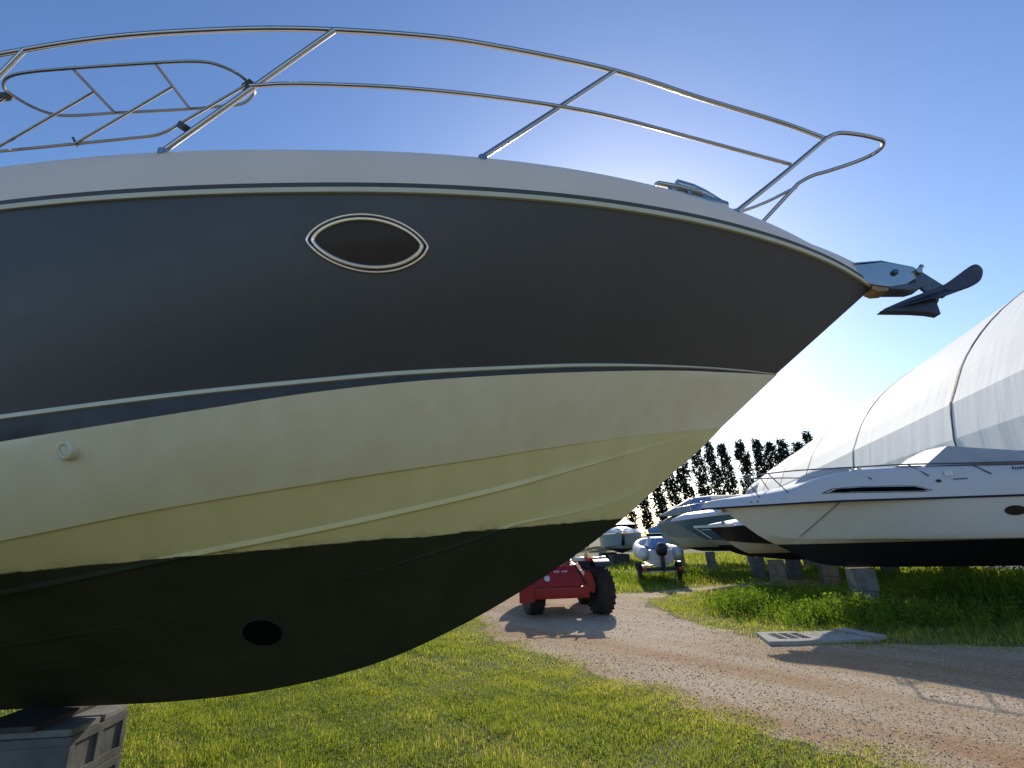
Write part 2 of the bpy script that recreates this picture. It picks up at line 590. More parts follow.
from mathutils.geometry import delaunay_2d_cdt
_n = len(ROAD)
dv, de, df, *_r = delaunay_2d_cdt([Vector(p) for p in ROAD], [], [list(range(_n))], 1, 1e-4)
me = bpy.data.meshes.new('gravel_road')
me.from_pydata([(p.x, p.y, 0.002) for p in dv], [], [tuple(f) for f in df])
bm = bmesh.new(); bm.from_mesh(me)
for f in bm.faces:
    f.normal_update()
    if f.normal.z < 0: f.normal_flip()
bm.to_mesh(me); bm.free()
me.materials.append(M['road'])
o = bpy.data.objects.new('gravel_road', me); COL.objects.link(o)
tag(o, kind='structure')


# added pale paving out of view, bounces warm sunlight onto the shaded hull
m_ = MB(); m_.box((-70, -70, -.02), (70, -2.6, .006))
def m_bounce_paving():
    T = NT('pale_bounce_ground')
    c = T.coord()
    nz = T.noise(c, .4, 5, .6); fn = T.noise(c, 12, 5, .7)
    col = T.ramp(nz, [(.3, (0.46, 0.40, 0.32)), (.7, (0.54, 0.48, 0.39))])
    col = T.mix(T.ramp(fn, [(.4, 0.0), (.7, .4)]), col, (0.36, 0.30, 0.24))
    T.set(col, .92, spec=.15)
    return T.mat
tag(m_.build('bounce_paving', m_bounce_paving(), smooth=False), kind='structure')


# ------------------------------------------------------------------ generic hull curve
def half(s0, L, B, p):
    def f(s):
        t = min(max((s - s0) / L, 0), 1)
        return B * (1 - (1 - t) ** p)
    return f


# ------------------------------------------------------------------ the big motor boat
TX, TY = 2.247, 2.8
BOAT_ROT = rad(173.17885)
LEN = 9.6
boat = empty('motor_boat', (TX, TY, 0), BOAT_ROT)
tag(boat, 'large motor boat with charcoal topsides, cream bottom and steel bow rail, propped on blocks', 'motor boat')

gun_z = pchip([0, .18, .41, .7, 1.1, 1.6, 2.37, 3.2, 4.3, 6, 9.6], [3.014, 3.064, 3.096, 3.114, 3.121, 3.114, 3.088, 3.06, 3.046, 3.01, 2.9])
str_z = pchip([.655, .79, 1.05, 1.41, 1.84, 2.22, 2.66, 3.06, 3.44, 4.17, 5.2, 7, 9.6], [2.503, 2.503, 2.496, 2.476, 2.443, 2.401, 2.354, 2.30, 2.25, 2.15, 2.03, 1.9, 1.85])
stb_z = pchip([.655, .92, 1.3, 1.74, 2.22, 2.65, 3.05, 3.43, 4.14, 5.2, 7, 9.6], [2.497, 2.4797, 2.4526, 2.4085, 2.355, 2.30, 2.2355, 2.1625, 2.040, 1.88, 1.72, 1.66])
chi_z = pchip([1.02, 1.35, 1.64, 1.99, 2.37, 2.79, 3.28, 3.74, 4.31, 5.5, 7, 9.6], [2.197, 2.158, 2.117, 2.062, 1.998, 1.934, 1.856, 1.779, 1.668, 1.47, 1.33, 1.28])
kee_z = pchip([1.02, 1.415, 1.663, 2.023, 2.259, 2.608, 3.071, 3.541, 4.024, 4.463, 5.05, 5.455, 7, 9.6], [2.197, 1.878, 1.684, 1.45, 1.317, 1.145, .966, .857, .791, .76, .738, .721, .69, .68])
gun_b = half(0, 4.6, 1.5, 2.3)
str_b = half(.655, 4.95, 1.5, 2.0)
chi_b = half(1.02, 5.2, 1.40, 1.7)


def lerp3(a, b, t):
    return tuple(x + (y - x) * t for x, y in zip(a, b))


def hull_section(t):
    """list of (point, material) from gunwale down to keel, starboard (+side)"""
    sg = LEN * t
    ss = .655 + (LEN - .655) * t
    sc = 1.02 + (LEN - 1.02) * t
    G = (sg, gun_b(sg), gun_z(sg))
    zt, zb = str_z(ss), stb_z(ss)
    gap = max(zt - zb, 0.001)
    wl = min(0.022, 0.42 * gap)
    ramp = min(1, (ss - .655) / 0.4)
    A = (ss, str_b(ss), zt)
    A2 = (ss, str_b(ss) + 0.010 * ramp, zt - 0.006 * ramp)
    Bq = (ss, str_b(ss) + 0.010 * ramp, zt - wl)
    Cq = (ss, str_b(ss) - 0.002, zt - wl - 0.002)
    D = (ss, str_b(ss) - 0.004, min(zb, zt - wl - 0.003 - 0.013 * ramp))
    Ch = (sc, chi_b(sc), chi_z(sc))
    rows, mats = [], []
    for k in range(9):
        w = k / 8
        p = lerp3(G, A, w)
        rows.append((p[0], p[1] + 0.03 * math.sin(math.pi * w) * min(1, sg / 2), p[2]))
        if k < 8: mats.append(0)
    mats += [2, 2, 2, 4]
    rows += [A2, Bq, Cq, D]
    for k in range(1, 8):
        w = k / 7
        p = lerp3(D, Ch, w)
        rows.append((p[0], p[1] + 0.02 * math.sin(math.pi * w) * min(1, sg / 2), p[2]))
        mats.append(1)
    # small chine flat
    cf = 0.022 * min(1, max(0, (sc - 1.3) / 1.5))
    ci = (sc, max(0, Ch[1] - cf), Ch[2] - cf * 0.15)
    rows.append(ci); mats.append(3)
    K = (sc, 0.0, kee_z(sc))
    # spray strakes: (w position, height)
    tr = lambda a, b: min(1, max(0, (sc - a) / (b - a)))
    w2 = 0.47 + 0.35 * max(0, 1 - (sc - 1.5) / 0.75) ** 1.3 if sc < 2.25 else 0.47
    strakes = [(0.19, 0.030 * tr(1.2, 2.2)), (w2, 0.024 * tr(1.5, 2.4) * (1 - .8 * tr(2.3, 3.4))), (0.66, 0.0025 * tr(2.4, 3.6))]
    strakes[2] = (max(0.66, w2 + 0.06), strakes[2][1])
    P = lambda w: (sc, ci[1] * (1 - w), ci[2] * (1 - w) + K[2] * w)
    slope = (ci[2] - K[2]) / max(ci[1], 1e-4)
    prev = 0.0
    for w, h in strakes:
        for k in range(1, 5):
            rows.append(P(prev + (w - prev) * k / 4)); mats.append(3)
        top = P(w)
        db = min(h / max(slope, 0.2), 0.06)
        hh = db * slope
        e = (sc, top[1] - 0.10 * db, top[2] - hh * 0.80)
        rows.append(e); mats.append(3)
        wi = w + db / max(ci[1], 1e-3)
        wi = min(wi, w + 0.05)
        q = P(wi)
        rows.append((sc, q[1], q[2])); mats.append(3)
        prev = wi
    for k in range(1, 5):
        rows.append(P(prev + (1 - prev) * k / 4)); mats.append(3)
    return rows, mats


NT_ = 110
ts = [(i / NT_) ** 1.7 for i in range(NT_ + 1)]
secs = [hull_section(t) for t in ts]
mats = secs[0][1]
mb = MB()
mb.grid([s[0] for s in secs], mats=mats)
mb.grid([[(p[0], -p[1], p[2]) for p in s[0]] for s in secs], mats=mats, flip=True)
last = secs[-1][0]
n_ = len(last)
mb.add([Vector(p) for p in last] + [Vector((p[0], -p[1], p[2])) for p in last],
       [(i, i + 1, n_ + i + 1, n_ + i) for i in range(n_ - 1)], 1)
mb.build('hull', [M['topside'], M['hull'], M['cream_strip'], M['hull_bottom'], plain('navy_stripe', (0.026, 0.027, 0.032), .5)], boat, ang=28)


def deck_h(s):
    return .12 + .22 * (1 - math.exp(-s / 1.3)) + 0.015 * max(0, s - 3)


# bulwark and deck: from the rub rail up, rounded over, crowned inboard
mb = MB()
Gd = []
for t in ts:
    s = 0.0 + LEN * t
    b, z, h = gun_b(s), gun_z(s) + 0.012, deck_h(s)
    ins = min(0.12, b * 0.45)
    prof = [(0.0, 0.0), (0.006, 0.02), (ins * 0.30, h * 0.45), (ins * 0.62, h * 0.76), (ins * 0.86, h * 0.93),
            (ins * 1.05, h * 1.0), (ins * 1.35, h * 1.03)]
    row = [(s, max(b - i, 0), z + k) for i, k in prof]
    bi = max(b - ins * 1.35, 0)
    for k in range(1, 7):
        w = k / 6
        row.append((s, bi * (1 - w), z + h * 1.03 + 0.05 * min(1, b) * (1 - (1 - w) ** 2)))
    Gd.append(row)
mb.grid(Gd)
mb.grid([[(p[0], -p[1], p[2]) for p in r] for r in Gd], flip=True)
mb.build('deck', M['deck_gel'], boat, ang=50)

# rub rail: dark groove band above a cream strip, both sides
for side in (1, -1):
    pass
mbr, mbg = MB(), MB()
for side in (1, -1):
    strip, groove = [], []
    for t in ts:
        s = LEN * t
        b, z = gun_b(s), gun_z(s)
        e = 0.0 if t > 0 else -0.012
        k = min(1, s / 0.15)
        strip.append([(s + e, side * (b - 0.01 * k), z - 0.012), (s + e - .006 * (1 - k), side * (b + 0.012), z - 0.014), (s + e - .01 * (1 - k), side * (b + 0.018), z - 0.003),
                      (s + e - .006 * (1 - k), side * (b + 0.014), z + 0.009), (s + e, side * (b - 0.01 * k), z + 0.011)])
        groove.append([(s + e, side * (b - 0.012 * k), z + 0.0115), (s + e, side * (b + 0.009), z + 0.012),
                       (s + e, side * (b + 0.009), z + 0.036), (s + e, side * (b - 0.018 * k), z + 0.044)])
    mbr.grid(strip, flip=(side < 0))
    mbg.grid(groove, flip=(side < 0))
rr = mbr.build('rub_rail', M['cream_strip'], boat, ang=60)
mbg.build('rail_groove', plain('grey_rubber', (0.07, 0.065, 0.055), .6), rr, ang=60)


# topside surface lookup for fittings
def topside(s, z):
    best = None
    lo, hi = 0.0, 1.0
    for _ in range(30):
        w = (lo + hi) / 2
        # station t so that the lerped s matches
        t = (s - .655 * w) / (LEN - .655 * w)
        G = (LEN * t, gun_b(LEN * t), gun_z(LEN * t))
        ss = .655 + (LEN - .655) * t
        A = (ss, str_b(ss), str_z(ss))
        p = lerp3(G, A, w)
        if p[2] > z: lo = w
        else: hi = w
    return Vector((p[0], p[1] + 0.03 * math.sin(math.pi * w) * min(1, LEN * t / 2), p[2]))


def surf_frame(fn, s, z):
    p = fn(s, z)
    ds = (fn(s + .02, z) - fn(s - .02, z)).normalized()
    dz = (fn(s, z + .02) - fn(s, z - .02)).normalized()
    n = dz.cross(ds)
    n = n if n.y > 0 else -n
    return p, n.normalized()


def lens(a, h, n=48, q=1.35):
    out = []
    for k in range(n):
        t = 2 * math.pi * k / n
        out.append((a * math.cos(t), h * math.copysign(abs(math.sin(t)) ** q, math.sin(t))))
    return out


PC = (2.722, 2.852)


def on_hull(pts, off):
    out = []
    for dx, dz in pts:
        p, n = surf_frame(topside, PC[0] + dx, PC[1] + dz)
        out.append(p + n * off)
    return out


A_, H_ = 0.244, 0.118
port = empty('porthole', (0, 0, 0)); port.parent = boat
mb = MB()
mb.tube(on_hull(lens(A_, H_), 0.005), 0.0055, 8, closed=True)
mb.tube(on_hull(lens(A_ * 0.90, H_ * 0.84), 0.005), 0.0085, 8, closed=True)
mb.build('porthole_frame', M['bright_steel'], port)
mb = MB()
outer, inner = on_hull(lens(A_ * 1.0, H_ * 1.0), 0.004), on_hull(lens(A_ * .90, H_ * .84), 0.003)
mb.grid([outer + [outer[0]], inner + [inner[0]]])
mb.build('gasket', M['rubber'], port)
mb = MB()
ring = on_hull(lens(A_ * .90, H_ * .84), 0.002)
ring2 = on_hull(lens(A_ * .45, H_ * .42), 0.004)
ctr = on_hull([(0, 0)], 0.005)[0]
mb.grid([ring + [ring[0]], ring2 + [ring2[0]], [ctr] * (len(ring) + 1)])
mb.build('pane', M['glass_dark'], port)

# skin fitting on the cream topside
sp_ = Vector((3.93, 1.284, 2.006))
Msk = Matrix.Translation(sp_) @ Vector((0.05, 1, -0.18)).to_track_quat('Z', 'Y').to_matrix().to_4x4()
mb = MB()
mb.lathe([(0.040, -0.03), (0.040, 0.006), (0.036, 0.013), (0.027, 0.016), (0.022, 0.010), (0.020, -0.02)], 24, Msk)
sk = mb.build('skin_fitting', M['cream_strip'], boat)
mb = MB(); mb.lathe([(0.0202, -0.012), (0.0202, -0.010)], 20, Msk); mb.build('fitting_bore', M['black'], sk)

# bow thruster tunnel mouth
def bottom(sc, w):
    ci_ = chi_b(sc) - .022; K_ = kee_z(sc)
    return Vector((sc, ci_ * (1 - w), chi_z(sc) * (1 - w) + K_ * w))


tp = bottom(3.60, .655)
nrm = (bottom(3.60, .70) - bottom(3.60, .60)).cross(bottom(3.75, .655) - bottom(3.45, .655)).normalized()
if nrm.y < 0: nrm = -nrm
Mt = Matrix.Translation(tp) @ nrm.to_track_quat('Z', 'Y').to_matrix().to_4x4()
mb = MB()
mb.lathe([(0.112, -0.03), (0.112, 0.002), (0.106, 0.005), (0.098, 0.004), (0.096, -0.01)], 28, Mt)
tn = mb.build('thruster_tunnel', M['antifoul'], boat)
mb = MB(); mb.lathe([(0.098, -0.004), (0.098, 0.0045)], 28, Mt)
mb.build('tunnel_bore', M['void'], tn)

# ---- guard rail
TOPR = [(0.153, 0.20, 3.992), (0.431, .27, 4.10), (0.98, .505, 4.145), (1.513, .781, 4.141), (2.142, 1.025, 4.144), (2.55, 1.146, 4.152), (3.149, 1.274, 4.156), (3.658, 1.341, 4.159), (4.203, 1.375, 4.172), (4.792, 1.38, 4.168), (5.8, 1.38, 4.13), (6.9, 1.38, 4.05)]
MIDR = [(0.44, .275, 3.771), (1.031, .535, 3.806), (1.629, .831, 3.799), (2.151, 1.028, 3.791), (2.638, 1.169, 3.789), (3.116, 1.269, 3.789), (3.355, 1.306, 3.778)]
STAN = [((2.241, 1.062, 3.40), (1.513, .781, 4.141)), ((3.71, 1.350, 3.40), (2.974, 1.243, 4.155)), ((5.06, 1.40, 3.44), (4.646, 1.38, 4.17)), ((6.5, 1.4, 3.42), (6.1, 1.38, 4.11))]
for side in (1, -1):
    dz = 0.0 if side > 0 else -0.0
    y = lambda p: (p[0], p[1] * side, p[2])
    tr_ = TOPR if side > 0 else [(.167, .23, 3.967), (.52, .40, 3.923), (1.5, .78, 3.93), (2.5, 1.13, 3.95), (4.2, 1.375, 4.0), (6.9, 1.38, 3.95)]
    MB().tube(cr([y(p) for p in tr_], 6), 0.0140 if side > 0 else 0.011, 12).build('top_rail', M['chrome'], boat)
    MB().tube(cr([(y(p)[0], y(p)[1], p[2] - (0 if side > 0 else .22)) for p in MIDR], 6), 0.0112, 12).build('mid_rail', M['chrome'], boat)
    for a, b in STAN:
        m_ = MB().tube([y(a), y(b)], 0.0135, 12)
        bv = Vector(y(a))
        m_.lathe([(0.024, -0.03), (0.024, 0.000), (0.020, 0.004), (0.015, 0.008)], 16, Matrix.Translation(bv))
        m_.build('stanchion', M['chrome'], boat)
    # pulpit leg
    m_ = MB().tube(cr([y((0.90, 0.474, 3.33)), y((0.5, 0.33, 3.68)), y((0.16, .215, 3.985)), ], 6), 0.0145, 12)
    m_.lathe([(0.032, -0.02), (0.032, 0.004), (0.017, 0.014)], 16, Matrix.Translation(Vector(y((0.90, 0.474, 3.335)))))
    m_.build('pulpit_leg', M['chrome'], boat)
loop = [(0.16, .215, 3.985), (0.085, .19, 4.03), (0.02, .172, 4.045), (-0.12, .115, 4.06), (-0.24, .055, 4.07), (-0.30, 0.02, 4.076), (-0.335, -.03, 4.085),
        (-0.345, -.09, 4.095), (-0.315, -.15, 4.10), (-0.22, -.185, 4.085), (-.05, -.20, 4.05), (.04, -.205, 4.035), (.10, -.21, 4.015), (.16, -.215, 3.985)]
MB().tube(cr(loop, 5), 0.0135, 12).build('pulpit_bow', M['chrome'], boat)

# ---- fender basket clamped inside the bow rail
basket = empty('fender_basket'); basket.parent = boat
ZB = 3.84
oval = [(4.60, 1.410), (4.575, 1.455), (4.50, 1.488), (4.38, 1.494), (4.166, 1.480), (3.76, 1.444), (3.56, 1.42), (3.47, 1.385), (3.405, 1.315), (3.39, 1.24), (3.42, 1.20), (3.50, 1.165), (3.60, 1.166), (3.791, 1.177), (4.0, 1.197), (4.194, 1.217), (4.40, 1.235), (4.51, 1.258), (4.575, 1.32)]
MB().tube(cr([(a, b, ZB) for a, b in oval], 4, True), 0.0072, 8, closed=True).build('hoop', M['dull_steel'], basket)
for a, b, m in (((4.166, 1.478), (4.194, 1.218), (4.185, 1.348)), ((3.76, 1.443), (3.791, 1.178), (3.781, 1.312))):
    MB().tube([(a[0], a[1], ZB), (b[0], b[1], ZB)], 0.0065, 8).build('cross_bar', M['dull_steel'], basket)
    st_ = (m[0] + 0.47, m[1] + 0.01, 3.545)
    MB().tube([(m[0], m[1], ZB), st_], 0.0065, 8).build('basket_strut', M['dull_steel'], basket)
    MB().tube([(st_[0] + .03, st_[1] - .01, 3.600), (st_[0] - 0.02, st_[1] + .0, 3.535)], 0.0065, 8).build('strut_foot', M['dull_steel'], basket)
MB().tube([(3.375, 1.30, 3.80), (3.72, 1.318, 3.566), (3.755, 1.32, 3.546), (3.80, 1.32, 3.534), (3.85, 1.32, 3.532), (4.7, 1.31, 3.582), (5.1, 1.31, 3.605)], 0.0070, 8).build('lower_bar', M['dull_steel'], basket)
MB().tube([(4.63, 1.40, 3.82), (4.72, 1.40, 3.76), (4.95, 1.39, 3.62)], 0.0070, 8).build('side_bar', M['dull_steel'], basket)
for c, q in (((3.40, 1.285, 3.80), (3.36, 1.30, 3.80)), ((3.68, 1.32, 3.575), (3.62, 1.345, 3.52)), ((4.61, 1.40, 3.83), (4.88, 1.39, 3.86))):
    c, q = Vector(c), Vector(q)
    d = (q - c)
    mid = (c + q) / 2
    Mx = Matrix.Translation(mid) @ d.to_track_quat('X', 'Z').to_matrix().to_4x4()
    L = max(d.length, 0.05)
    MB().box((-L / 2 - .006, -.014, -.017), (L / 2 + .006, .014, .017), M=Mx, ch=0.004).build('clamp', plain('olive_plastic', (0.05, 0.045, 0.03), .5), basket)

# ---- deck hardware near the bow: mooring cleat and chain guide
cl = empty('mooring_cleat'); cl.parent = boat
base = Vector((1.215, 0.60, 3.385))
axc = Vector((-0.93, -0.36, -0.07)).normalized()
Mc = Matrix.Translation(base) @ axc.to_track_quat('X', 'Z').to_matrix().to_4x4()
MB().tube(cr([(-.145, 0, .055), (-.12, 0, .062), (0, 0, .066), (.12, 0, .062), (.145, 0, .055)], 4), [.008] + [.014] * 15 + [.008], 10) if False else None
mb = MB(); mb.tube([Mc @ Vector(p) for p in ((-.15, 0, .052), (-.13, 0, .060), (0, 0, .066), (.13, 0, .060), (.15, 0, .052))], [.009, .015, .016, .015, .009], 12)
mb.build('cleat_horn', M['chrome'], cl)
for dx in (-.055, .055):
    mb = MB(); mb.tube([Mc @ Vector((dx * 1.25, 0, -.03)), Mc @ Vector((dx, 0, .062))], [.019, .013], 12); mb.build('cleat_post', M['chrome'], cl)
ch = empty('chain_guide'); ch.parent = boat
b2 = Vector((1.12, 0.52, 3.393))
Mg = Matrix.Translation(b2) @ Vector((-0.92, -0.36, -0.16)).normalized().to_track_quat('X', 'Z').to_matrix().to_4x4()
mb = MB(); mb.box((-.13, -.035, .0), (.20, .035, .05), M=Mg, ch=0.012); mb.build('guide_base', M['chrome'], ch)
mb = MB(); mb.tube([Mg @ Vector(p) for p in ((-.12, 0, .085), (-.02, 0, .085), (.06, 0, .075), (.20, 0, .045))], [.034, .034, .030, .018], 16)
gb = mb.build('guide_barrel', M['chrome'], ch)
mb = MB(); mb.lathe([(.011, 0), (.011, .002)], 12, Mg @ Matrix.Translation((-.118, .0, .085)) @ Matrix.Rotation(-math.pi / 2, 4, 'Y')); mb.build('barrel_hole', M['black'], gb)

# ---- anchor roller bracket on the stem head
br = empty('anchor_bracket'); br.parent = boat
side_poly = [(0.20, 3.19), (0.02, 3.185), (-0.10, 3.19), (-0.20, 3.165), (-0.30, 3.125), (-0.315, 3.09), (-0.29, 3.045), (-0.22, 3.005), (-0.11, 2.995), (-0.02, 3.02), (0.06, 3.06), (0.2, 3.12)]
side_poly = [(0.035 + x * .88, 3.068 + (z - 3.09) * .86) for x, z in side_poly]
for y0 in (0.052, -0.060):
    MB().prism(side_poly, y0, y0 + 0.008, axis='y').build('cheek_plate', M['chrome'], br, smooth=False)
MB().prism([(0.25, 3.170), (-0.055, 3.166), (-0.225, 3.102), (-0.225, 3.095), (-0.055, 3.159), (0.25, 3.163)], -0.061, 0.061, axis='y').build('top_plate', M['chrome'], br, smooth=False)
Mrl = Matrix.Translation((-0.195, 0.05, 3.015)) @ Matrix.Scale(.83, 4) @ Matrix.Rotation(math.pi / 2, 4, 'X')
mb = MB(); mb.lathe([(0.030, 0), (0.036, 0.006), (0.024, 0.06), (0.036, 0.114), (0.030, 0.12)], 18, Mrl); mb.build('bow_roller', M['black'], br)
Mp = Matrix.Translation((-0.11, 0.080, 3.075)) @ Matrix.Rotation(math.pi / 2, 4, 'X')
mb = MB(); mb.lathe([(0.014, 0), (0.018, 0.006), (0.018, 0.018), (0.012, 0.022)], 14, Mp); mb.build('pin', M['dark_steel'], br)
Mp2 = Matrix.Translation((-0.235, 0.085, 3.065)) @ Matrix.Rotation(math.pi / 2, 4, 'X')
mb = MB(); mb.lathe([(0.016, 0), (0.020, 0.006), (0.020, 0.165), (0.016, 0.17)], 14, Mp2); mb.build('roller_bolt', M['chrome'], br)
mb = MB(); mb.prism([(0.02, 3.035), (-0.02, 3.02), (-0.07, 2.995), (-0.055, 2.965), (0.0, 2.965), (0.03, 2.985)], -0.05, 0.05, axis='y'); mb.build('stem_cap', M['bronze'], br, ang=20)
mb = MB(); mb.prism([(-0.05, 2.995), (-0.24, 3.000), (-0.25, 2.972), (-0.20, 2.960), (-0.07, 2.972)], -0.055, 0.055, axis='y'); mb.build('roller_tray', M['dark_steel'], br, ang=20)

# simple raked windscreen and side decks further aft (beyond the frame)
ws = empty('windscreen'); ws.parent = boat
pts = []
for a in np.linspace(-1, 1, 17):
    pts.append(((5.1 + 1.0 * a * a, 1.12 * a, 3.46), (5.75 + 1.1 * a * a, 1.0 * a, 4.1 - 0.05 * a * a)))
mb = MB(); mb.grid([[p[0] for p in pts], [p[1] for p in pts]]); mb.build('pane', M['glass_dark'], ws)
mb = MB(); mb.tube([p[1] for p in pts], 0.02, 8); mb.tube([p[0] for p in pts], 0.022, 8); mb.build('screen_frame', M['chrome'], ws)

# ---- the anchor itself, hanging in the roller
anc = empty('anchor', (TX, TY, 0), BOAT_ROT)
tag(anc, 'dark blue-grey plough anchor hanging from the bow roller of the big boat', 'anchor')
mb = MB()
sh = [(-0.15, 3.06), (-0.20, 3.098), (-0.255, 3.110), (-0.30, 3.085), (-0.36, 3.02), (-0.42, 2.955), (-0.38, 2.91), (-0.31, 2.925), (-0.25, 3.01)]
mb.prism(sh, -0.012, 0.012, axis='y')
mb.build('shank', M['dark_steel'], anc, smooth=False)
mb = MB()
mb.tube([(-0.235, 0.0, 3.04), (-0.315, 0, 3.135)], 0.014, 10)
mb.build('shackle', M['chrome'], anc)
# delta fluke: two curved blades meeting at a ridge, pointed tip aft-down, rounded tail forward-up
ridge = [(0.0, 2.855), (-0.10, 2.888), (-0.20, 2.921), (-0.30, 2.955), (-0.38, 2.982), (-0.445, 3.006), (-0.50, 3.028), (-0.545, 3.034), (-0.572, 3.004)]
wid = [0.004, 0.040, 0.075, 0.09, 0.078, 0.095, 0.11, 0.105, 0.07]
drop = [0.0, 0.022, 0.045, 0.065, 0.066, 0.088, 0.105, 0.105, 0.072]
mb = MB()
for sd_ in (1, -1):
    sub = list(zip(ridge, wid, drop))[:5]
    g = [[(x, 0, z - .006), (x - 0.01, sd_ * w * 0.5, z - d * 0.55), (x - 0.015, sd_ * w, z - d)] for (x, z), w, d in sub]
    mb.grid(g, flip=sd_ < 0)
    g2 = [[(x, 0, z - 0.018), (x - 0.01, sd_ * w * 0.5, z - d * 0.55 - 0.012), (x - 0.015, sd_ * w, z - d - 0.006)] for (x, z), w, d in sub]
    mb.grid(g2, flip=sd_ > 0)
    mb.grid([[a[2], b[2]] for a, b in zip(g, g2)], flip=sd_ > 0)
    mb.grid([[g[-1][k], g2[-1][k]] for k in range(3)], flip=sd_ > 0)
mb.build('fluke', M['anchor_steel'], anc, ang=25)
# the long curved blade: pointed bill at one end, broad rounded palm at the other
BL = [(-0.008, 2.850), (-0.133, 2.902), (-0.262, 2.943), (-0.385, 2.985), (-0.478, 3.040), (-0.566, 3.096), (-0.606, 3.102), (-0.626, 3.072), (-0.617, 3.032), (-0.578, 2.982), (-0.469, 2.946), (-0.360, 2.913), (-0.210, 2.871)]
cxm = sum(p[0] for p in BL) / len(BL); czm = sum(p[1] for p in BL) / len(BL)
outl = [(p.x, p.y) for p in cr([(a, b, 0) for a, b in BL], 3, True)]
mb = MB()
shr = lambda p, k: (cxm + (p[0] - cxm) * k, czm + (p[1] - czm) * k)
lay = [(.93, -.030), (1.0, -.018), (1.0, .018), (.93, .030)]
mb.grid([[(*shr(p, k)[:1], y_, shr(p, k)[1]) for p in outl + outl[:1]] for k, y_ in lay])
for k, y_ in (lay[0], lay[-1]):
    mb.add([Vector((shr(p, k)[0], y_, shr(p, k)[1])) for p in outl], [tuple(range(len(outl)))])
mb.build('palm_blade', M['anchor_steel'], anc, ang=40)
mb = MB()
mb.prism([(-0.10, 2.868), (-0.31, 2.935), (-0.315, 2.795), (-0.26, 2.812), (-0.18, 2.826), (0.00, 2.846)], -0.03, 0.03, axis='y')
mb.build('ballast_keel', M['anchor_steel'], anc, smooth=False)


# ------------------------------------------------------------------ concrete blocks
def hollow_block(name, lx, ly, lz, loc, rz, hollow=True, cells=2):
    """block with two hollow cells opening on its -x end face"""
    m_ = MB()
    w = 0.042
    if hollow:
        m_.box((-lx / 2, -ly / 2, 0), (lx / 2, ly / 2, w), ch=.004)
        m_.box((-lx / 2, -ly / 2, lz - w), (lx / 2, ly / 2, lz), ch=.004)
        cw = (ly - w * (cells + 1)) / cells
        for k in range(cells + 1):
            y = -ly / 2 + k * (cw + w)
            m_.box((-lx / 2, y, w + .0005), (lx / 2, y + w, lz - w - .0005), ch=.003)
        m_.box((-lx / 2 + 0.014, -ly / 2 + .004, w - .002), (lx / 2 - 0.03, ly / 2 - .004, lz - w + .002))
    else:
        m_.box((-lx / 2, -ly / 2, 0), (lx / 2, ly / 2, lz), ch=0.012)
    o = m_.build(name, M['dark_block'], smooth=False)
    o.location = loc
    o.rotation_euler = (0, 0, rz)
    return o


def boat_to_world(s, b, z=0):
    c, sn = math.cos(BOAT_ROT), math.sin(BOAT_ROT)
    return (TX + c * s - sn * b, TY + sn * s + c * b, z)


BLK = 0.225
names = ['lowest hollow concrete block in the stack under the big boat keel',
         'middle hollow concrete block in the stack under the big boat keel',
         'top hollow concrete block in the stack under the big boat keel, cells open']
for k in range(3):
    o = hollow_block('concrete_block', 0.55, 0.46, BLK - .002, boat_to_world(4.975 + random.uniform(-.008, .008), 0.095, k * BLK), BOAT_ROT + rad(11 + (0, -3, 0)[k]))
    tag(o, names[k], 'block', 'concrete blocks under the big boat')
for k, (dy, lab) in enumerate(((-.115, 'thin grey-brown tile on the far half of the concrete block stack below the keel'), (.115, 'thin grey-brown tile on the near half of the concrete block stack below the keel'))):
    m_ = MB(); m_.box((-.265, -.105, 0), (.265, .105, .034), ch=.005)
    o = m_.build('paving_tile', M['clay'], smooth=False)
    c_, s_ = math.cos(rad(11)), math.sin(rad(11))
    o.location = boat_to_world(4.975 - dy * s_, .095 + dy * c_, 3 * BLK); o.rotation_euler = (0, 0, BOAT_ROT + rad(11 + (1.5, -1)[k]))
    tag(o, lab, 'tile', 'tiles under the keel')
mb = MB()
mb.box((-0.20, -0.33, 0), (0.16, 0.34, 0.030), ch=0.008)
o = mb.build('timber_pad', M['wood'], smooth=False)
o.location = boat_to_world(5.10, 0.02, 3 * BLK + .034); o.rotation_euler = (0, 0, BOAT_ROT + rad(9))
tag(o, 'dark timber pad squeezed between the tiles and the big boat keel', 'timber')
for k in range(3):
    o = hollow_block('concrete_block', 0.55, 0.46, BLK - .002, boat_to_world(8.6, 0.0, k * BLK), BOAT_ROT)
    tag(o, ['lowest', 'middle', 'top'][k] + ' concrete block in the stack under the stern of the big boat', 'block', 'concrete blocks under the big boat')


# ------------------------------------------------------------------ row of stored boats
ROW_ROT = rad(-17.2)


def row_hull(L, B, zg, zc, zk, rake, sc0, p=2.2, chine_ratio=0.86, band=None):
    """returns lofting function; zg, zc, zk are functions of s"""
    gb = half(0, 4.0 * L / 8.5, B, p)
    cb = half(sc0, 4.2 * L / 8.5, B * chine_ratio, 2.0)
    kz = zk

    def sec(t):
        sg = L * t
        sc = sc0 + (L - sc0) * t
        G = (sg, gb(sg), zg(sg)); C = (sc, cb(sc), zc(sc)); K = (sc, 0.0, kz(sc))
        rows, ms = [], []
        for k in range(9):
            rows.append(lerp3(G, C, k / 8))
            if k < 8: ms.append(0 if (band and k / 8 < band) else 1)
        rows.append((sc, max(0, C[1] - 0.02 * min(1, sg)), C[2] - 0.004)); ms.append(1)
        c2 = rows[-1]
        for k in range(1, 6):
            rows.append(lerp3(c2, K, k / 5)); ms.append(1)
        return rows, ms
    return gb, sec


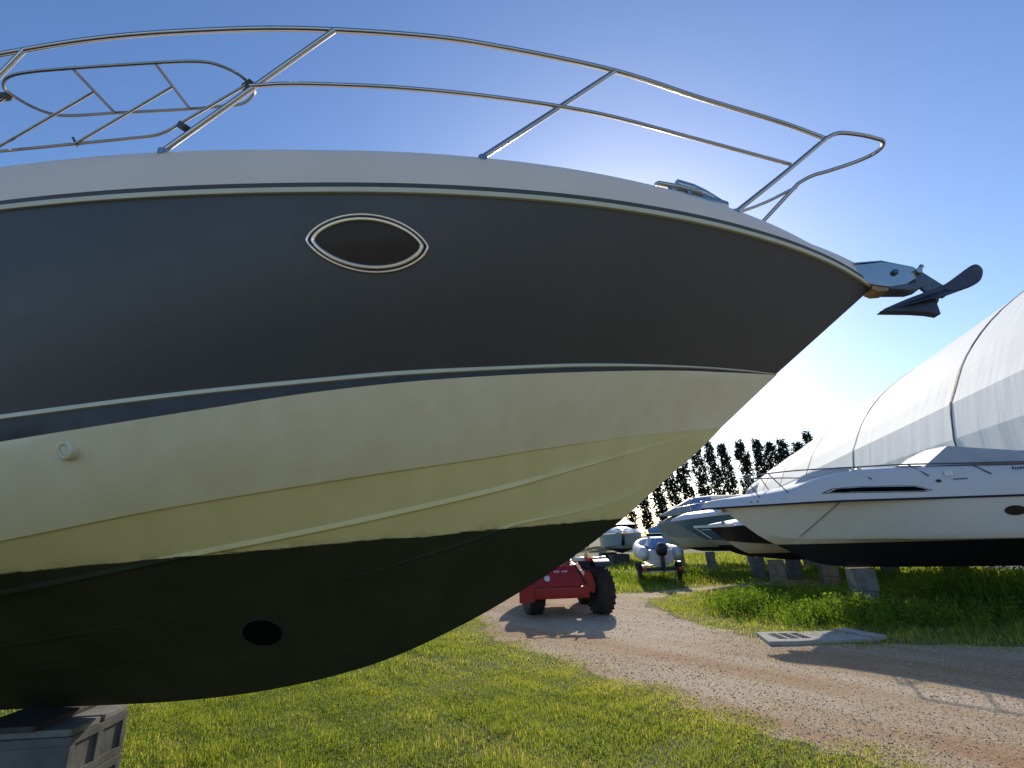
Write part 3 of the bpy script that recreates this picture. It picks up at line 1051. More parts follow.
def waterline_mat(name, base, z_line, slope=0.0, foul=(0.012, 0.014, 0.02), stain=True):
    T = NT(name)
    c = T.coord()
    sx = T.n('ShaderNodeSeparateXYZ'); T.l(c, sx.inputs[0])
    line = T.math('ADD', T.math('MULTIPLY', sx.outputs[0], slope), z_line)
    d = T.math('SUBTRACT', line, sx.outputs[2])
    fac = T.ramp(T.math('ADD', T.math('MULTIPLY', d, 120.0), 0.5), [(0.2, 0.0), (0.8, 1.0)])
    nz = T.noise(T.mapping(c, (2, 2, .4)), 1.3, 5, .6)
    col = T.ramp(nz, [(0.3, tuple(x * .93 for x in base)), (0.7, base)])
    if stain:
        up = T.ramp(T.math('SUBTRACT', sx.outputs[2], line), [(0.0, 0.75), (0.16, 0.0)])
        col = T.mix(T.math('MULTIPLY', up, T.ramp(nz, [(0.3, 0.3), (0.7, 1.0)])), col, (0.52, 0.37, 0.16))
    T.set(T.mix(fac, col, foul))
    T.set(rough=T.mix(fac, (0.3,) * 3, (0.7,) * 3))
    return T.mat


def loft_boat(root, sec, mats, N=60):
    tt = [(i / N) ** 1.6 for i in range(N + 1)]
    S_ = [sec(t) for t in tt]
    ms = S_[0][1]
    m_ = MB()
    m_.grid([s[0] for s in S_], mats=ms)
    m_.grid([[(p[0], -p[1], p[2]) for p in s[0]] for s in S_], mats=ms, flip=True)
    l_ = S_[-1][0]; n = len(l_)
    m_.add([Vector(p) for p in l_] + [Vector((p[0], -p[1], p[2])) for p in l_],
           [(i, i + 1, n + i + 1, n + i) for i in range(n - 1)], 1)
    return m_.build('hull', mats, root, ang=28)


def deck_shell(root, L, gb, zg, edge, mat, ins=0.14, crown=0.1, name='deck', N=60, lip=0.0):
    """topside deck moulding from the gunwale up to deck edge height edge(s)"""
    tt = [(i / N) ** 1.5 for i in range(N + 1)]
    G = []
    for t in tt:
        s = L * t
        b, z, e = gb(s), zg(s), edge(s)
        i_ = min(ins, b * .5)
        r = [(s - lip, b + 0.006, z + 0.004), (s - lip, b + 0.012, z + 0.03), (s, b - i_ * .45, z + (e - z) * .55), (s, b - i_ * .9, z + (e - z) * .93), (s, max(0, b - i_ * 1.25), e + 0.01)]
        bi = max(0, b - i_ * 1.25)
        for k in range(1, 5):
            w = k / 4
            r.append((s, bi * (1 - w), e + 0.01 + crown * min(1, b) * (1 - (1 - w) ** 2)))
        G.append(r)
    m_ = MB()
    m_.grid(G); m_.grid([[(p[0], -p[1], p[2]) for p in r] for r in G], flip=True)
    return m_.build(name, mat, root, ang=45)


# --- B1, white cruiser nearest the road
T1 = (4.73, 12.0)
b1 = empty('cabin_cruiser', (*T1, 0), ROW_ROT)
tag(b1, 'white cabin cruiser with grey canopy and black bottom, nearest of the stored row', 'motor boat', 'boats stored in the row')
L1 = 9.2
zg1 = pchip([0, 1.5, 3, 5, L1], [2.147, 2.13, 2.10, 2.066, 2.0])
zc1 = pchip([.70, 1.2, 2, 2.8, 3.7, 4.8, L1], [1.53, 1.44, 1.40, 1.385, 1.355, 1.34, 1.28])
zk1 = pchip([.0, .70, .95, 1.2, 1.47, 1.73, 2.1, 2.6, 5, L1], [2.14, 1.53, 1.36, 1.21, 1.05, .92, .85, .818, .795, .78])
gb1, sec1 = row_hull(L1, 1.4, zg1, zc1, zk1, 0, .70)
mh1 = waterline_mat('cruiser_gelcoat', (0.80, 0.755, 0.67), 1.305, 0.004)
loft_boat(b1, sec1, [mh1, mh1])
ed1 = pchip([-.42, -.30, 0, .8, 1.4, 1.75, 2.3, 2.8, 4, 5.2, L1], [2.17, 2.28, 2.31, 2.36, 2.43, 2.55, 2.65, 2.68, 2.65, 2.59, 2.53])
ov = half(-.42, 3.2, 1.41, 2.2)
gbd = lambda s: max(gb1(s), min(ov(s), gb1(s) + .22 * max(0, 1 - s / 2.2)) if s > .3 else ov(s) * (.55 + .0 * s))
def gbd(s):
    w = min(1, max(0, (s + .42) / 2.6))
    return max(gb1(s) + .012, ov(s) * (.42 + .58 * w))
Dk = MB()
tt_ = [-.42 + (L1 + .42) * (i / 70) ** 1.5 for i in range(71)]
Gd_ = []
for s in tt_:
    b, z, e = gbd(s), zg1(max(0, s)), ed1(s)
    i_ = min(.14, b * .5)
    hh = e - z
    r = [(s, max(0, b - .25), z - .012), (s, b, z - .008), (s, b + .008, z + .02), (s, max(0, b - i_ * .45), z + hh * .55), (s, max(0, b - i_ * .9), z + hh * .93), (s, max(0, b - i_ * 1.25), e + .01)]
    bi = max(0, b - i_ * 1.25)
    for k in range(1, 5):
        w = k / 4
        r.append((s, bi * (1 - w), e + .01 + .12 * min(1, b) * (1 - (1 - w) ** 2)))
    Gd_.append(r)
Dk.grid(Gd_); Dk.grid([[(p[0], -p[1], p[2]) for p in r] for r in Gd_], flip=True)
Dk.build('deck', M['white_gel'], b1, ang=45)
m_ = MB()
for sd_ in (1, -1):
    m_.tube([(q_, sd_ * (gbd(q_) + 0.004), zg1(max(0, q_)) - 0.004) for q_ in tt_], 0.020, 8)
m_.build('rub_rail', M['navy_line'], b1)


def side1(s, z):
    e = ed1(s); zz = zg1(s); i_ = min(.14, gb1(s) * .5)
    w = (z - zz) / (e - zz)
    return gbd(s) + 0.010 - i_ * (0.82 * w)


def patch(root, name, poly, mat, off=0.006, fn=side1, flipy=-1):
    m_ = MB()
    n = len(poly)
    c = (sum(p[0] for p in poly) / n, sum(p[1] for p in poly) / n)
    o_ = [Vector((s, flipy * (fn(s, z) + off), z)) for s, z in poly]
    i_ = [Vector((c[0] + (s - c[0]) * .5, flipy * (fn(c[0] + (s - c[0]) * .5, c[1] + (z - c[1]) * .5) + off), c[1] + (z - c[1]) * .5)) for s, z in poly]
    ct = Vector((c[0], flipy * (fn(*c) + off), c[1]))
    m_.grid([o_ + [o_[0]], i_ + [i_[0]], [ct] * (n + 1)])
    return m_.build(name, mat, root, fixn=False)


def dens(poly, k=8):
    out = []
    for i in range(len(poly)):
        a, b = poly[i], poly[(i + 1) % len(poly)]
        out += [(a[0] + (b[0] - a[0]) * j / k, a[1] + (b[1] - a[1]) * j / k) for j in range(k)]
    return out


wpoly = [(1.84, 2.285), (2.02, 2.365), (2.5, 2.375), (3.38, 2.335), (3.64, 2.235), (3.5, 2.205), (2.6, 2.245)]
inner = [(1.95, 2.295), (2.08, 2.345), (2.5, 2.355), (3.36, 2.315), (3.56, 2.24), (3.48, 2.225), (2.6, 2.263)]
wf = patch(b1, 'side_window', dens(wpoly), M['navy_line'], 0.010)
rim = [((a[0] * .5 + b[0] * .5), (a[1] * .5 + b[1] * .5)) for a, b in zip(wpoly, inner)]
patch(wf, 'window_trim', dens(rim), M['white_gel'], 0.022)
patch(wf, 'pane', dens(inner), M['void'], 0.032)
cb1 = half(.70, 4.2 * L1 / 8.5, 1.4 * .86, 2.0)
def hullside1(s, z):
    w = (zg1(s) - z) / (zg1(s) - zc1(s)); return gb1(s) * (1 - w) + cb1(s) * w + 0.01
patch(b1, 'porthole', [(4.80 + .16 * math.cos(a), 1.81 + .085 * math.sin(a)) for a in np.linspace(0, 2 * math.pi, 24, endpoint=False)], M['glass_dark'], 0.008, hullside1)
# guard rail on the near and far side
for sd_ in (1, -1):
    rp = [(0.55, .24, 2.80), (1.0, .52, 2.80), (1.62, .80, 2.80), (2.47, 1.06, 2.765), (3.3, 1.19, 2.745), (4.23, 1.24, 2.695), (5.2, 1.25, 2.65), (6.5, 1.25, 2.6)]
    m_ = MB(); m_.tube(cr([(a, sd_ * b, z + .012) for a, b, z in rp], 4), 0.014, 8); m_.build('guard_rail', M['dull_steel'], b1)
    for s0_, z0_, s1_, z1_ in ((2.72, 2.50, 2.45, 2.775), (3.66, 2.50, 3.42, 2.752), (4.62, 2.47, 4.38, 2.698), (1.32, 2.36, 1.05, 2.81), (.80, 2.31, .58, 2.81), (5.6, 2.45, 5.4, 2.66)):
        yb = side1(s0_, z0_) + .004 if s0_ > 1.4 else gbd(s0_) - .10
        yt = float(np.interp(s1_, [p[0] for p in rp], [p[1] for p in rp]))
        m_ = MB(); m_.tube([(s0_, sd_ * yb, z0_), (s1_, sd_ * yt, z1_)], 0.012, 8); m_.build('stanchion', M['dull_steel'], b1)
# canopy cover over the cockpit: shaded sides painted grey, sunlit front painted white
m_ = MB()
bot = [(3.72, 0, 2.72), (3.72, -1.11, 2.70), (5.2, -1.13, 2.68), (8.6, -1.13, 2.62)]
top = [(4.26, 0, 3.14), (4.26, -.92, 3.085), (5.3, -.98, 2.90), (8.6, -.95, 2.70)]
rowsC = [[Vector(p) for p in bot] , [Vector(p) for p in top], [Vector((p[0], 0, p[2] + .05)) for p in top]]
half_ = [list(c) for c in zip(*rowsC)]
side_, front_ = half_[1:], half_[:2]
m_.grid(side_)
m_.grid([[Vector((p.x, -p.y, p.z)) for p in r] for r in side_], flip=True)
cv = m_.build('canopy_cover', plain('shaded_canvas', (0.40, 0.40, 0.42), 0.75, 0, 0.08, 3, bump=0.35, bscale=9), b1, ang=10)
m_ = MB()
m_.grid(front_)
m_.grid([[Vector((p.x, -p.y, p.z)) for p in r] for r in front_], flip=True)
m_.grid([[(3.30, y_, 2.745) for y_ in (-1.05, -.5, 0, .5, 1.05)], [(3.72, y_ * 1.05, 2.715) for y_ in (-1.05, -.5, 0, .5, 1.05)]])
m_.build('front_cover', plain('sunlit_canvas', (0.82, 0.81, 0.78), 0.7, 0, 0.04, 3), b1, ang=10)
# foredeck bundle of folded cover and hatch, small vents and marks
m_ = MB(); m_.tube(cr([(1.55, -.55, 2.52), (1.8, -.62, 2.66), (2.2, -.80, 2.74), (2.5, -.9, 2.76)], 4), [.05, .06, .075, .085, .08, .085, .09, .08, .08, .07, .07, .06, .05], 10)
m_.build('rolled_cover', M['white_cloth'], b1)
m_ = MB(); m_.lathe([(.055, 0), (.06, .02), (.05, .06), (.02, .07)], 16, Matrix.Translation((2.62, -1.02, 2.70)) @ Matrix.Rotation(rad(80), 4, 'X')); m_.build('deck_vent', M['white_gel'], b1)
MB().box((-.07, -.004, -.045), (.07, .004, .045), M=Matrix.Translation((3.98, -(side1(3.98, 2.52) + .006), 2.52)), ch=.002).build('step_plate', M['alu'], b1, smooth=False)
patch(b1, 'fuel_filler', [(3.78 + .045 * math.cos(a), 2.395 + .03 * math.sin(a)) for a in np.linspace(0, 2 * math.pi, 16, endpoint=False)], M['black'], 0.008)
# small lettering strokes on the side
m_ = MB()
for k in range(11):
    s = 4.96 + k * .038
    h = (.055, .035, .035, .045, .035, .035, .055, .035, .035, .045, .035)[k]
    m_.box((s, -.002, 0), (s + .022, .002, h), M=Matrix.Translation((0, -(side1(s, 2.54) + .006), 2.53)))
m_.build('lettering', M['navy_line'], b1, smooth=False)
m_ = MB()
for k in range(5):
    s = 4.02 + k * .045
    m_.box((s, -.002, 0), (s + .03, .002, .022), M=Matrix.Translation((0, -(side1(s, 2.41) + .006), 2.40)))
m_.build('lettering', M['navy_line'], b1, smooth=False)
for k, s in enumerate((.62, .74)):
    patch(b1, 'deck_drain', [(s + .016 * math.cos(a), 2.222 + .016 * math.sin(a)) for a in np.linspace(0, 2 * math.pi, 10, endpoint=False)], M['black'], 0.008)
# bow roller with bronze wheels under the stem head
m_ = MB(); m_.box((.02, -.06, 2.05), (.10, .06, 2.12), ch=.01); m_.box((.20, -.06, 2.04), (.27, .06, 2.12), ch=.01); m_.build('bow_roller', M['bronze'], b1)
m_ = MB(); m_.box((-.10, -.10, 2.005), (.42, .10, 2.045), ch=.012); m_.build('roller_plate', M['white_gel'], b1)
# loose rope trailing down the bow
m_ = MB(); m_.tube(cr([(2.15, -(hullside1(2.15, 2.08) + .02), 2.10), (1.8, -(hullside1(1.8, 1.8) + .02), 1.78), (1.45, -(hullside1(1.45, 1.5) + .01), 1.46)], 6), 0.008, 6)
o = m_.build('mooring_rope', M['rope']); o.location = (*T1, 0); o.rotation_euler = (0, 0, ROW_ROT)
tag(o, 'thin dark rope trailing diagonally down the bow of the white cruiser', 'rope')

# --- B2, charcoal topsides with white pulpit deck
T2 = (5.86, 16.0)
b2e = empty('day_cruiser', (*T2, 0), ROW_ROT)
tag(b2e, 'day cruiser with dark brown topsides and white bow platform, just beyond the white cruiser', 'motor boat', 'boats stored in the row')
L2 = 7.2
zg2 = pchip([0, 2, 4, L2], [1.755, 1.80, 1.80, 1.75])
zc2 = pchip([.45, 1.2, 2.5, L2], [1.36, 1.28, 1.20, 1.1])
zk2 = pchip([0, .15, .45, .8, 1.2, 1.6, 2.2, L2], [1.75, 1.60, 1.36, 1.10, .92, .84, .79, .76])
gb2, sec2 = row_hull(L2, 1.2, zg2, zc2, zk2, 0, .45, band=None)
dark_top = plain('brown_black_gelcoat', (0.022, 0.018, 0.018), 0.25)
mh2 = waterline_mat('day_cruiser_gelcoat', (0.66, 0.56, 0.40), 0.98, 0.01)
_sec2 = lambda t: (sec2(t)[0], [0] * 8 + [1] * 6)
loft_boat(b2e, _sec2, [dark_top, mh2])
ed2 = pchip([0, 1, 3, L2], [1.84, 1.93, 2.0, 2.0])
deck_shell(b2e, L2, gb2, zg2, ed2, M['white_gel'], .2, .1, lip=.02)
m_ = MB()
m_.grid([[(s_, w_ * math.sin(a), 1.92 + h_ * max(0, math.cos(a)) ** .7) for a in np.linspace(-math.pi / 2, math.pi / 2, 13)] for s_, w_, h_ in ((1.9, .8, .05), (2.9, 1.05, .72), (4.5, 1.1, .86), (6.6, 1.1, .7), (7.1, 1.05, .1))])
m_.build('canvas_or_shade_cover', M['grey_cover'], b2e, ang=60)  # added to cast shade on the grass, hidden behind the white cruiser
m_ = MB(); m_.prism([(-.42, -.05), (-.36, -.15), (.1, -.30), (.7, -.52), (.7, .52), (.1, .30), (-.36, .15), (-.42, .05)], 1.765, 1.835); m_.build('bow_platform', M['white_gel'], b2e, ang=20)
m_ = MB(); m_.tube([(-.40, 0, 1.78), (-.12, 0, 1.56), (.05, 0, 1.44)], .016, 8); m_.build('bobstay', M['white_gel'], b2e)
m_ = MB(); m_.lathe([(.05, 0), (.06, .03), (.04, .08)], 14, Matrix.Translation((.42, -.2, 1.86))); m_.build('bow_lamp', M['chrome'], b2e)

# --- B3, teal hull
T3 = (5.97, 20.0)
b3 = empty('cabin_cruiser', (*T3, 0), ROW_ROT)
tag(b3, 'teal blue boat with white deck edge, cream underbody and small white hatch on its bow', 'motor boat', 'boats stored in the row')
L3 = 8.2
zg3 = pchip([0, 2, 4, L3], [2.07, 2.20, 2.22, 2.2])
zc3 = pchip([1.15, 2, 3, L3], [1.36, 1.34, 1.3, 1.2])
zk3 = pchip([0, 1.15, 1.8, 2.25, 2.7, 3.3, L3], [2.06, 1.36, 1.0, .82, .74, .70, .68])
gb3, sec3 = row_hull(L3, 1.3, zg3, zc3, zk3, 0, 1.15, band=2)
mh3 = waterline_mat('teal_boat_bottom', (0.58, 0.52, 0.40), 1.16, 0.005)
_sec3 = lambda t: (sec3(t)[0], [0] * 8 + [1] * 6)
loft_boat(b3, _sec3, [M['teal'], mh3])
ed3 = pchip([0, .6, 3, L3], [2.15, 2.30, 2.38, 2.4])
deck_shell(b3, L3, gb3, zg3, ed3, M['white_gel'], .2, .12, lip=.03)
m_ = MB(); m_.box((-.25, -.02, -.22), (.25, .02, .22), M=Matrix.Translation((1.75, -.3, 2.66)) @ Matrix.Rotation(rad(12), 4, 'X'), ch=.01); m_.build('deck_hatch', M['deck_gel'], b3)
m_ = MB(); m_.tube(cr([(.2, -.2, 2.56), (1.0, -.6, 2.66), (2.2, -1.0, 2.70), (3.6, -1.1, 2.72)], 5), .012, 8)
for a in ((.3, -.22, 2.25, .2), (1.2, -.66, 2.33, 1.05), (2.4, -1.0, 2.36, 2.2)):
    m_.tube([(a[0], a[1], a[2]), (a[3], a[1] + .02, 2.68)], .010, 6)
m_.build('guard_rail', M['chrome'], b3)
m_ = MB(); m_.prism([(3.2, 2.40), (3.9, 2.95), (6.2, 2.95), (6.6, 2.40)], -.85, .85, axis='y'); m_.build('cabin', M['white_gel'], b3, ang=15)
m_ = MB(); m_.box((-.33, -.01, -.012), (.5, .01, .012), M=Matrix.Translation((1.3, -.72, 1.72)), ch=.003); m_.build('bow_badge', M['white_gel'], b3)

# --- B4, grey boat with blue windscreen cover
T4 = (6.72, 25.0)
b4 = empty('sport_boat', (*T4, 0), ROW_ROT)
tag(b4, 'grey sport boat under a speckled grey cover with blue windows, beyond the teal boat', 'motor boat', 'boats stored in the row')
L4 = 7.5
zg4 = pchip([0, 1, 3, L4], [2.0, 2.18, 2.3, 2.3])
zc4 = pchip([.5, 2, L4], [1.50, 1.42, 1.3])
zk4 = pchip([0, .5, 1.2, 2.0, L4], [1.98, 1.48, 1.0, .82, .75])
gb4, sec4 = row_hull(L4, 1.25, zg4, zc4, zk4, 0, .5)
_sec4 = lambda t: (sec4(t)[0], [0] * 8 + [1] * 6)
loft_boat(b4, _sec4, [M['grey_cover'], waterline_mat('grey_boat_bottom', (0.50, 0.48, 0.38), 1.0)])
ed4 = pchip([0, 1, 3, L4], [2.1, 2.4, 2.6, 2.6])
deck_shell(b4, L4, gb4, zg4, ed4, M['grey_cover'], .25, .15)
m_ = MB()
arc = lambda s, h, w: [(s, w * math.sin(a), 2.45 + h * math.cos(a)) for a in np.linspace(-math.pi / 2, math.pi / 2, 13)]
m_.grid([arc(.15, .02, .1), arc(.9, .40, .55), arc(1.6, .78, .95), arc(2.6, .86, 1.07), arc(4.4, .80, 1.1), arc(6.8, .3, 1.1)])
m_.build('canvas_or_shade_cover', M['grey_cover'], b4, ang=60)
m_ = MB()
m_.grid([[(1.75 + .9 * k, -(.97 + .08 * k) * math.cos(a), 2.47 + (.80 + .04 * k) * math.sin(a)) for a in np.linspace(rad(12), rad(70), 8)] for k in (0, .5, 1)])
m_.build('blue_window', M['blue_cover'], b4, ang=60, fixn=False)
for s, h, w in ((1.6, .80, .97), (2.7, .89, 1.08)):
    m_ = MB(); m_.tube(arc(s, h, w), .022, 8); m_.build('canopy_hoop', M['white_gel'], b4)
m_ = MB(); m_.tube(cr([(1.5, -.92, 2.5), (2.0, -.9, 2.95), (2.6, -.62, 3.1)], 5), .018, 8); m_.build('screen_frame', M['chrome'], b4)

# --- B5, small runabout under a blue sheet
T5 = (7.5, 30.0)
b5 = empty('runabout', (*T5, 0), ROW_ROT)
tag(b5, 'small runabout under a pale blue sheet, last one visible in the row', 'motor boat', 'boats stored in the row')
L5 = 6.5
zg5 = pchip([0, 2, L5], [1.85, 1.95, 1.95])
zc5 = pchip([.4, 2, L5], [1.4, 1.25, 1.2])
zk5 = pchip([0, .4, 1.2, L5], [1.84, 1.38, .85, .7])
gb5, sec5 = row_hull(L5, 1.1, zg5, zc5, zk5, 0, .4)
loft_boat(b5, sec5, [M['grey_blue'], M['grey_blue']])
m_ = MB()
Gc = []
for s in np.linspace(0.0, L5, 20):
    b = gb5(s) + .03; h = .1 + .55 * min(1, s / 2.0)
    Gc.append([(s, b * math.sin(a), zg5(s) - .10 + (h + .1) * max(0, math.cos(a)) ** .8) for a in np.linspace(-math.pi / 2, math.pi / 2, 15)])
m_.grid(Gc); m_.build('boat_cover', M['blue_cover'], b5, ang=60)

# concrete pillars under the row
def to_row(T, s, b=0.0):
    c, sn = math.cos(ROW_ROT), math.sin(ROW_ROT)
    return T[0] + c * s - sn * b, T[1] + sn * s + c * b


pil = [(T1, 2.55, .80, 'under the forefoot of the white cruiser'), (T1, 8.1, .78, 'under the stern half of the white cruiser'),
       (T2, 3.0, .77, 'under the middle of the dark day cruiser'), (T2, 1.7, .80, 'under the forefoot of the dark day cruiser'),
       (T3, 3.9, .69, 'under the middle of the teal boat'), (T3, 2.75, .72, 'under the forefoot of the teal boat'),
       (T4, 2.2, .80, 'under the forefoot of the grey sport boat'), (T5, 1.6, .78, 'under the bow of the sheeted runabout')]
for T, s, h, where in pil:
    x, y = to_row(T, s)
    for k, (z0, z1) in enumerate(((0, h * .45), (h * .45, h))):
        m_ = MB(); m_.box((-.20, -.25, 0), (.20, .25, z1 - z0 - .004), ch=.012)
        o = m_.build('concrete_block', M['mid_block'], smooth=False)
        o.location = (x + random.uniform(-.02, .02), y, z0); o.rotation_euler = (0, 0, ROW_ROT + random.uniform(-.06, .06))
        tag(o, ('lower', 'upper')[k] + ' grey concrete block of the pair ' + where, 'block', 'blocks under the stored boats')
# stern props for the farther boats
for T, s, h, where in ((T2, 6.0, .76, 'dark day cruiser'), (T3, 6.8, .68, 'teal boat'), (T4, 6.2, .75, 'grey sport boat'), (T5, 5.2, .7, 'sheeted runabout')):
    x, y = to_row(T, s)
    m_ = MB(); m_.box((-.20, -.25, 0), (.20, .25, h), ch=.012)
    o = m_.build('concrete_block', M['mid_block'], smooth=False); o.location = (x, y, 0); o.rotation_euler = (0, 0, ROW_ROT)
    tag(o, 'tall concrete block propping the stern of the ' + where, 'block', 'blocks under the stored boats')

# ------------------------------------------------------------------ boat seen bow-on beyond the tractor
cb = empty('covered_boat', (6.05, 30.0, 0), rad(90 - 8))
tag(cb, 'grey-blue boat seen bow on with blue canvas top, standing beyond the red tractor', 'motor boat')
L6 = 7.5
zg6 = pchip([0, 2, L6], [1.78, 1.72, 1.65]); zc6 = pchip([.5, 2, L6], [1.15, 1.0, .9]); zk6 = pchip([0, .5, 1.3, L6], [1.76, 1.05, .65, .55])
gb6 = half(0, 2.4, 1.25, 2.6)
_, sec6 = row_hull(L6, 1.25, zg6, zc6, zk6, 0, .5, 2.6)
mh6 = waterline_mat('covered_boat_gelcoat', (0.33, 0.40, 0.48), 0.92, 0, stain=False)
def sec6b(t):
    sg, sc = L6 * t, .5 + (L6 - .5) * t
    G = (sg, gb6(sg), zg6(sg)); C = (sc, gb6(sc - .4) * .92, zc6(sc)); K = (sc, 0, zk6(sc))
    rows = [lerp3(G, C, k / 8) for k in range(9)] + [lerp3(C, K, k / 5) for k in range(1, 6)]
    return rows, [0] * 13
loft_boat(cb, sec6b, [mh6, mh6])
deck_shell(cb, L6, gb6, zg6, pchip([0, 1.5, L6], [1.86, 2.0, 1.95]), M['grey_blue'], .3, .15)
m_ = MB(); m_.prism([(1.9, 1.98), (2.7, 2.30), (5.5, 2.30), (5.7, 1.98)], -.95, .95, axis='y'); m_.build('windscreen', M['glass_dark'], cb, ang=15)
m_ = MB()
Gc = []
for s, w, h in ((1.7, .9, .02), (2.5, .98, .18), (3.2, .9, .42), (5.5, .9, .36), (6.2, .95, .1)):
    Gc.append([(s, w * math.sin(a), 2.26 + h * math.cos(a)) for a in np.linspace(-math.pi / 2, math.pi / 2, 13)])
m_.grid(Gc); m_.build('canvas_top', M['blue_cover'], cb, ang=60)
m_ = MB(); m_.tube([(-.02, 0, 1.75), (.02, 0, 1.50), (.25, 0, 1.30)], [.03, .10, .04], 8); m_.build('stem_anchor', M['black'], cb)
m_ = MB(); m_.tube([(2.0, 1.05, 1.6), (2.0, 1.25, 1.95), (2.2, 1.3, 1.6)], .05, 8); m_.build('fender', M['white_gel'], cb)
for s, w in ((1.9, 'bow'), (5.8, 'stern')):
    m_ = MB(); m_.box((-.5, -.7, 0), (.5, .7, .58), ch=.02)
    o = m_.build('timber_cradle', M['wood'], smooth=False); o.location = (6.05 - math.sin(rad(-8)) * 0 + .02, 30.0 + s, 0)
    tag(o, 'dark timber cradle under the ' + w + ' of the blue-topped boat beyond the tractor', 'cradle')

# ------------------------------------------------------------------ inflatable boat on trailer
rib_loc, rib_rot = (4.90, 18.2, 0), rad(-8)
tr = empty('boat_trailer', rib_loc, rib_rot); tr.scale = (.70, 1, 1)
tag(tr, 'galvanised two-wheel road trailer carrying the inflatable boat', 'trailer')
m_ = MB()
for x in (-.55, .55):
    m_.box((x - .03, -.1, .40), (x + .03, 4.2, .47), ch=.006)
m_.box((-.98, .88, .32), (.98, .96, .40), ch=.006)
m_.box((-.60, -.08, .405), (.60, -.02, .465)); m_.box((-.60, 3.2, .405), (.60, 3.26, .465))
m_.box((-.035, 3.2, .38), (.035, 6.0, .45))
m_.build('trailer_frame', M['alu'], tr, smooth=False)


def tyre(m_, r, w, Mx, n=28, hub=0.5):
    prof = [(r * hub, -w / 2), (r * .86, -w / 2), (r * .97, -w * .40), (r, -w * .22), (r, w * .22), (r * .97, w * .40), (r * .86, w / 2), (r * hub, w / 2)]
    m_.lathe(prof, n, Mx)


for x in (-.98, .98):
    wh = empty('wheel', (x, .92, .30)); wh.parent = tr
    Mx = Matrix.Rotation(math.pi / 2, 4, 'Y')
    m_ = MB(); tyre(m_, .30, .17, Mx, hub=.58); m_.build('tyre', M['rubber'], wh)
    m_ = MB(); m_.lathe([(.175, -.07), (.165, .0), (.06, .075), (.03, .08)], 20, Mx); m_.build('rim', M['alu'], wh)
    m_ = MB()
    m_.grid([[(dx, -.40 * math.cos(a), .40 * math.sin(a) - .0) for dx in (-.12, .12)] for a in np.linspace(rad(8), rad(172), 11)])
    m_.build('mudguard', M['black'], wh)
m_ = MB(); m_.box((-.95, -.16, .44), (.95, -.10, .56), ch=.01); m_.build('light_board', M['black'], tr)
for x in (-.85, .85):
    m_ = MB(); m_.box((x - .09, -.175, .455), (x + .09, -.158, .545), ch=.004); m_.build('tail_lamp', M['red_lens'], tr)

rib = empty('inflatable_boat', rib_loc, rib_rot); rib.scale = (.68, 1, 1)
tag(rib, 'white inflatable boat with blue cover and black outboard motor on a trailer', 'inflatable boat')
m_ = MB()
tb = []
for a in np.linspace(0, 1, 15):
    tb.append((-.80, -.25 + 3.0 * a, .98 + .05 * a))
for a in np.linspace(0, math.pi, 15)[1:-1]:
    tb.append((-.80 * math.cos(a), 2.75 + 1.15 * math.sin(a), 1.03 + .22 * math.sin(a)))
for a in np.linspace(1, 0, 15):
    tb.append((.80, -.25 + 3.0 * a, .98 + .05 * a))
rs = [.25] * len(tb)
rs[0] = rs[-1] = .07; rs[1] = rs[-2] = .23
m_.tube(tb, rs, 16); m_.build('tube', plain('white_hypalon', (0.56, 0.56, 0.56), .5), rib)
m_ = MB()
Gh = [[(-.62, y, .92), (-.50, y, .68), (0, y, .48 + .35 * max(0, (y - 2) / 1.7) ** 2), (.50, y, .68), (.62, y, .92)] for y in (.02, .8, 1.6, 2.4, 3.0)]
Gh.append([(-.2, 3.7, 1.0), (-.1, 3.7, .95), (0, 3.7, .9), (.1, 3.7, .95), (.2, 3.7, 1.0)])
m_.grid(Gh); m_.add([Vector(p) for p in Gh[0]], [(0, 1, 2, 3, 4)]); m_.build('hull', M['white_gel'], rib, ang=20)
m_ = MB(); m_.box((-.60, -.03, .66), (.60, .03, 1.12), ch=.02); m_.build('transom', M['white_gel'], rib)
m_ = MB()
m_.grid([[(-.52, .12, 1.08), (-.30, .12, 1.16), (.30, .12, 1.16), (.52, .12, 1.08)],
         [(-.50, .45, 1.20), (-.30, .45, 1.50), (.30, .45, 1.50), (.50, .45, 1.20)],
         [(-.50, 1.3, 1.25), (-.33, 1.3, 1.58), (.33, 1.3, 1.58), (.50, 1.3, 1.25)],
         [(-.55, 2.4, 1.18), (-.3, 2.6, 1.30), (.3, 2.6, 1.30), (.55, 2.4, 1.18)],
         [(-.3, 3.6, 1.15), (-.1, 3.7, 1.18), (.1, 3.7, 1.18), (.3, 3.6, 1.15)]])
m_.build('boat_cover', M['blue_cover'], rib, ang=20)
m_ = MB(); m_.tube([(-.42, 1.25, 1.62), (.42, 1.25, 1.62)], .05, 8); m_.build('dark_roll', M['black'], rib)
ob = empty('outboard_motor', (0.04, -.12, 0)); ob.parent = rib; ob.scale = (1.5, 1, 1)
m_ = MB()
Gm = []
for z, rx, ry, dy in ((.92, .09, .12, -.02), (.98, .17, .22, -.03), (1.10, .19, .25, -.05), (1.25, .17, .23, -.06), (1.33, .11, .16, -.06), (1.345, .02, .03, -.06)):
    Gm.append([(rx * math.cos(a), dy + ry * math.sin(a), z) for a in np.linspace(0, 2 * math.pi, 17)])
m_.grid(Gm); m_.build('cowling', M['black'], ob, ang=50)
m_ = MB(); m_.box((-.06, -.12, .52), (.06, .06, .94), ch=.02); m_.box((-.02, -.16, .40), (.02, .04, .54), ch=.008); m_.build('drive_leg', M['black'], ob)
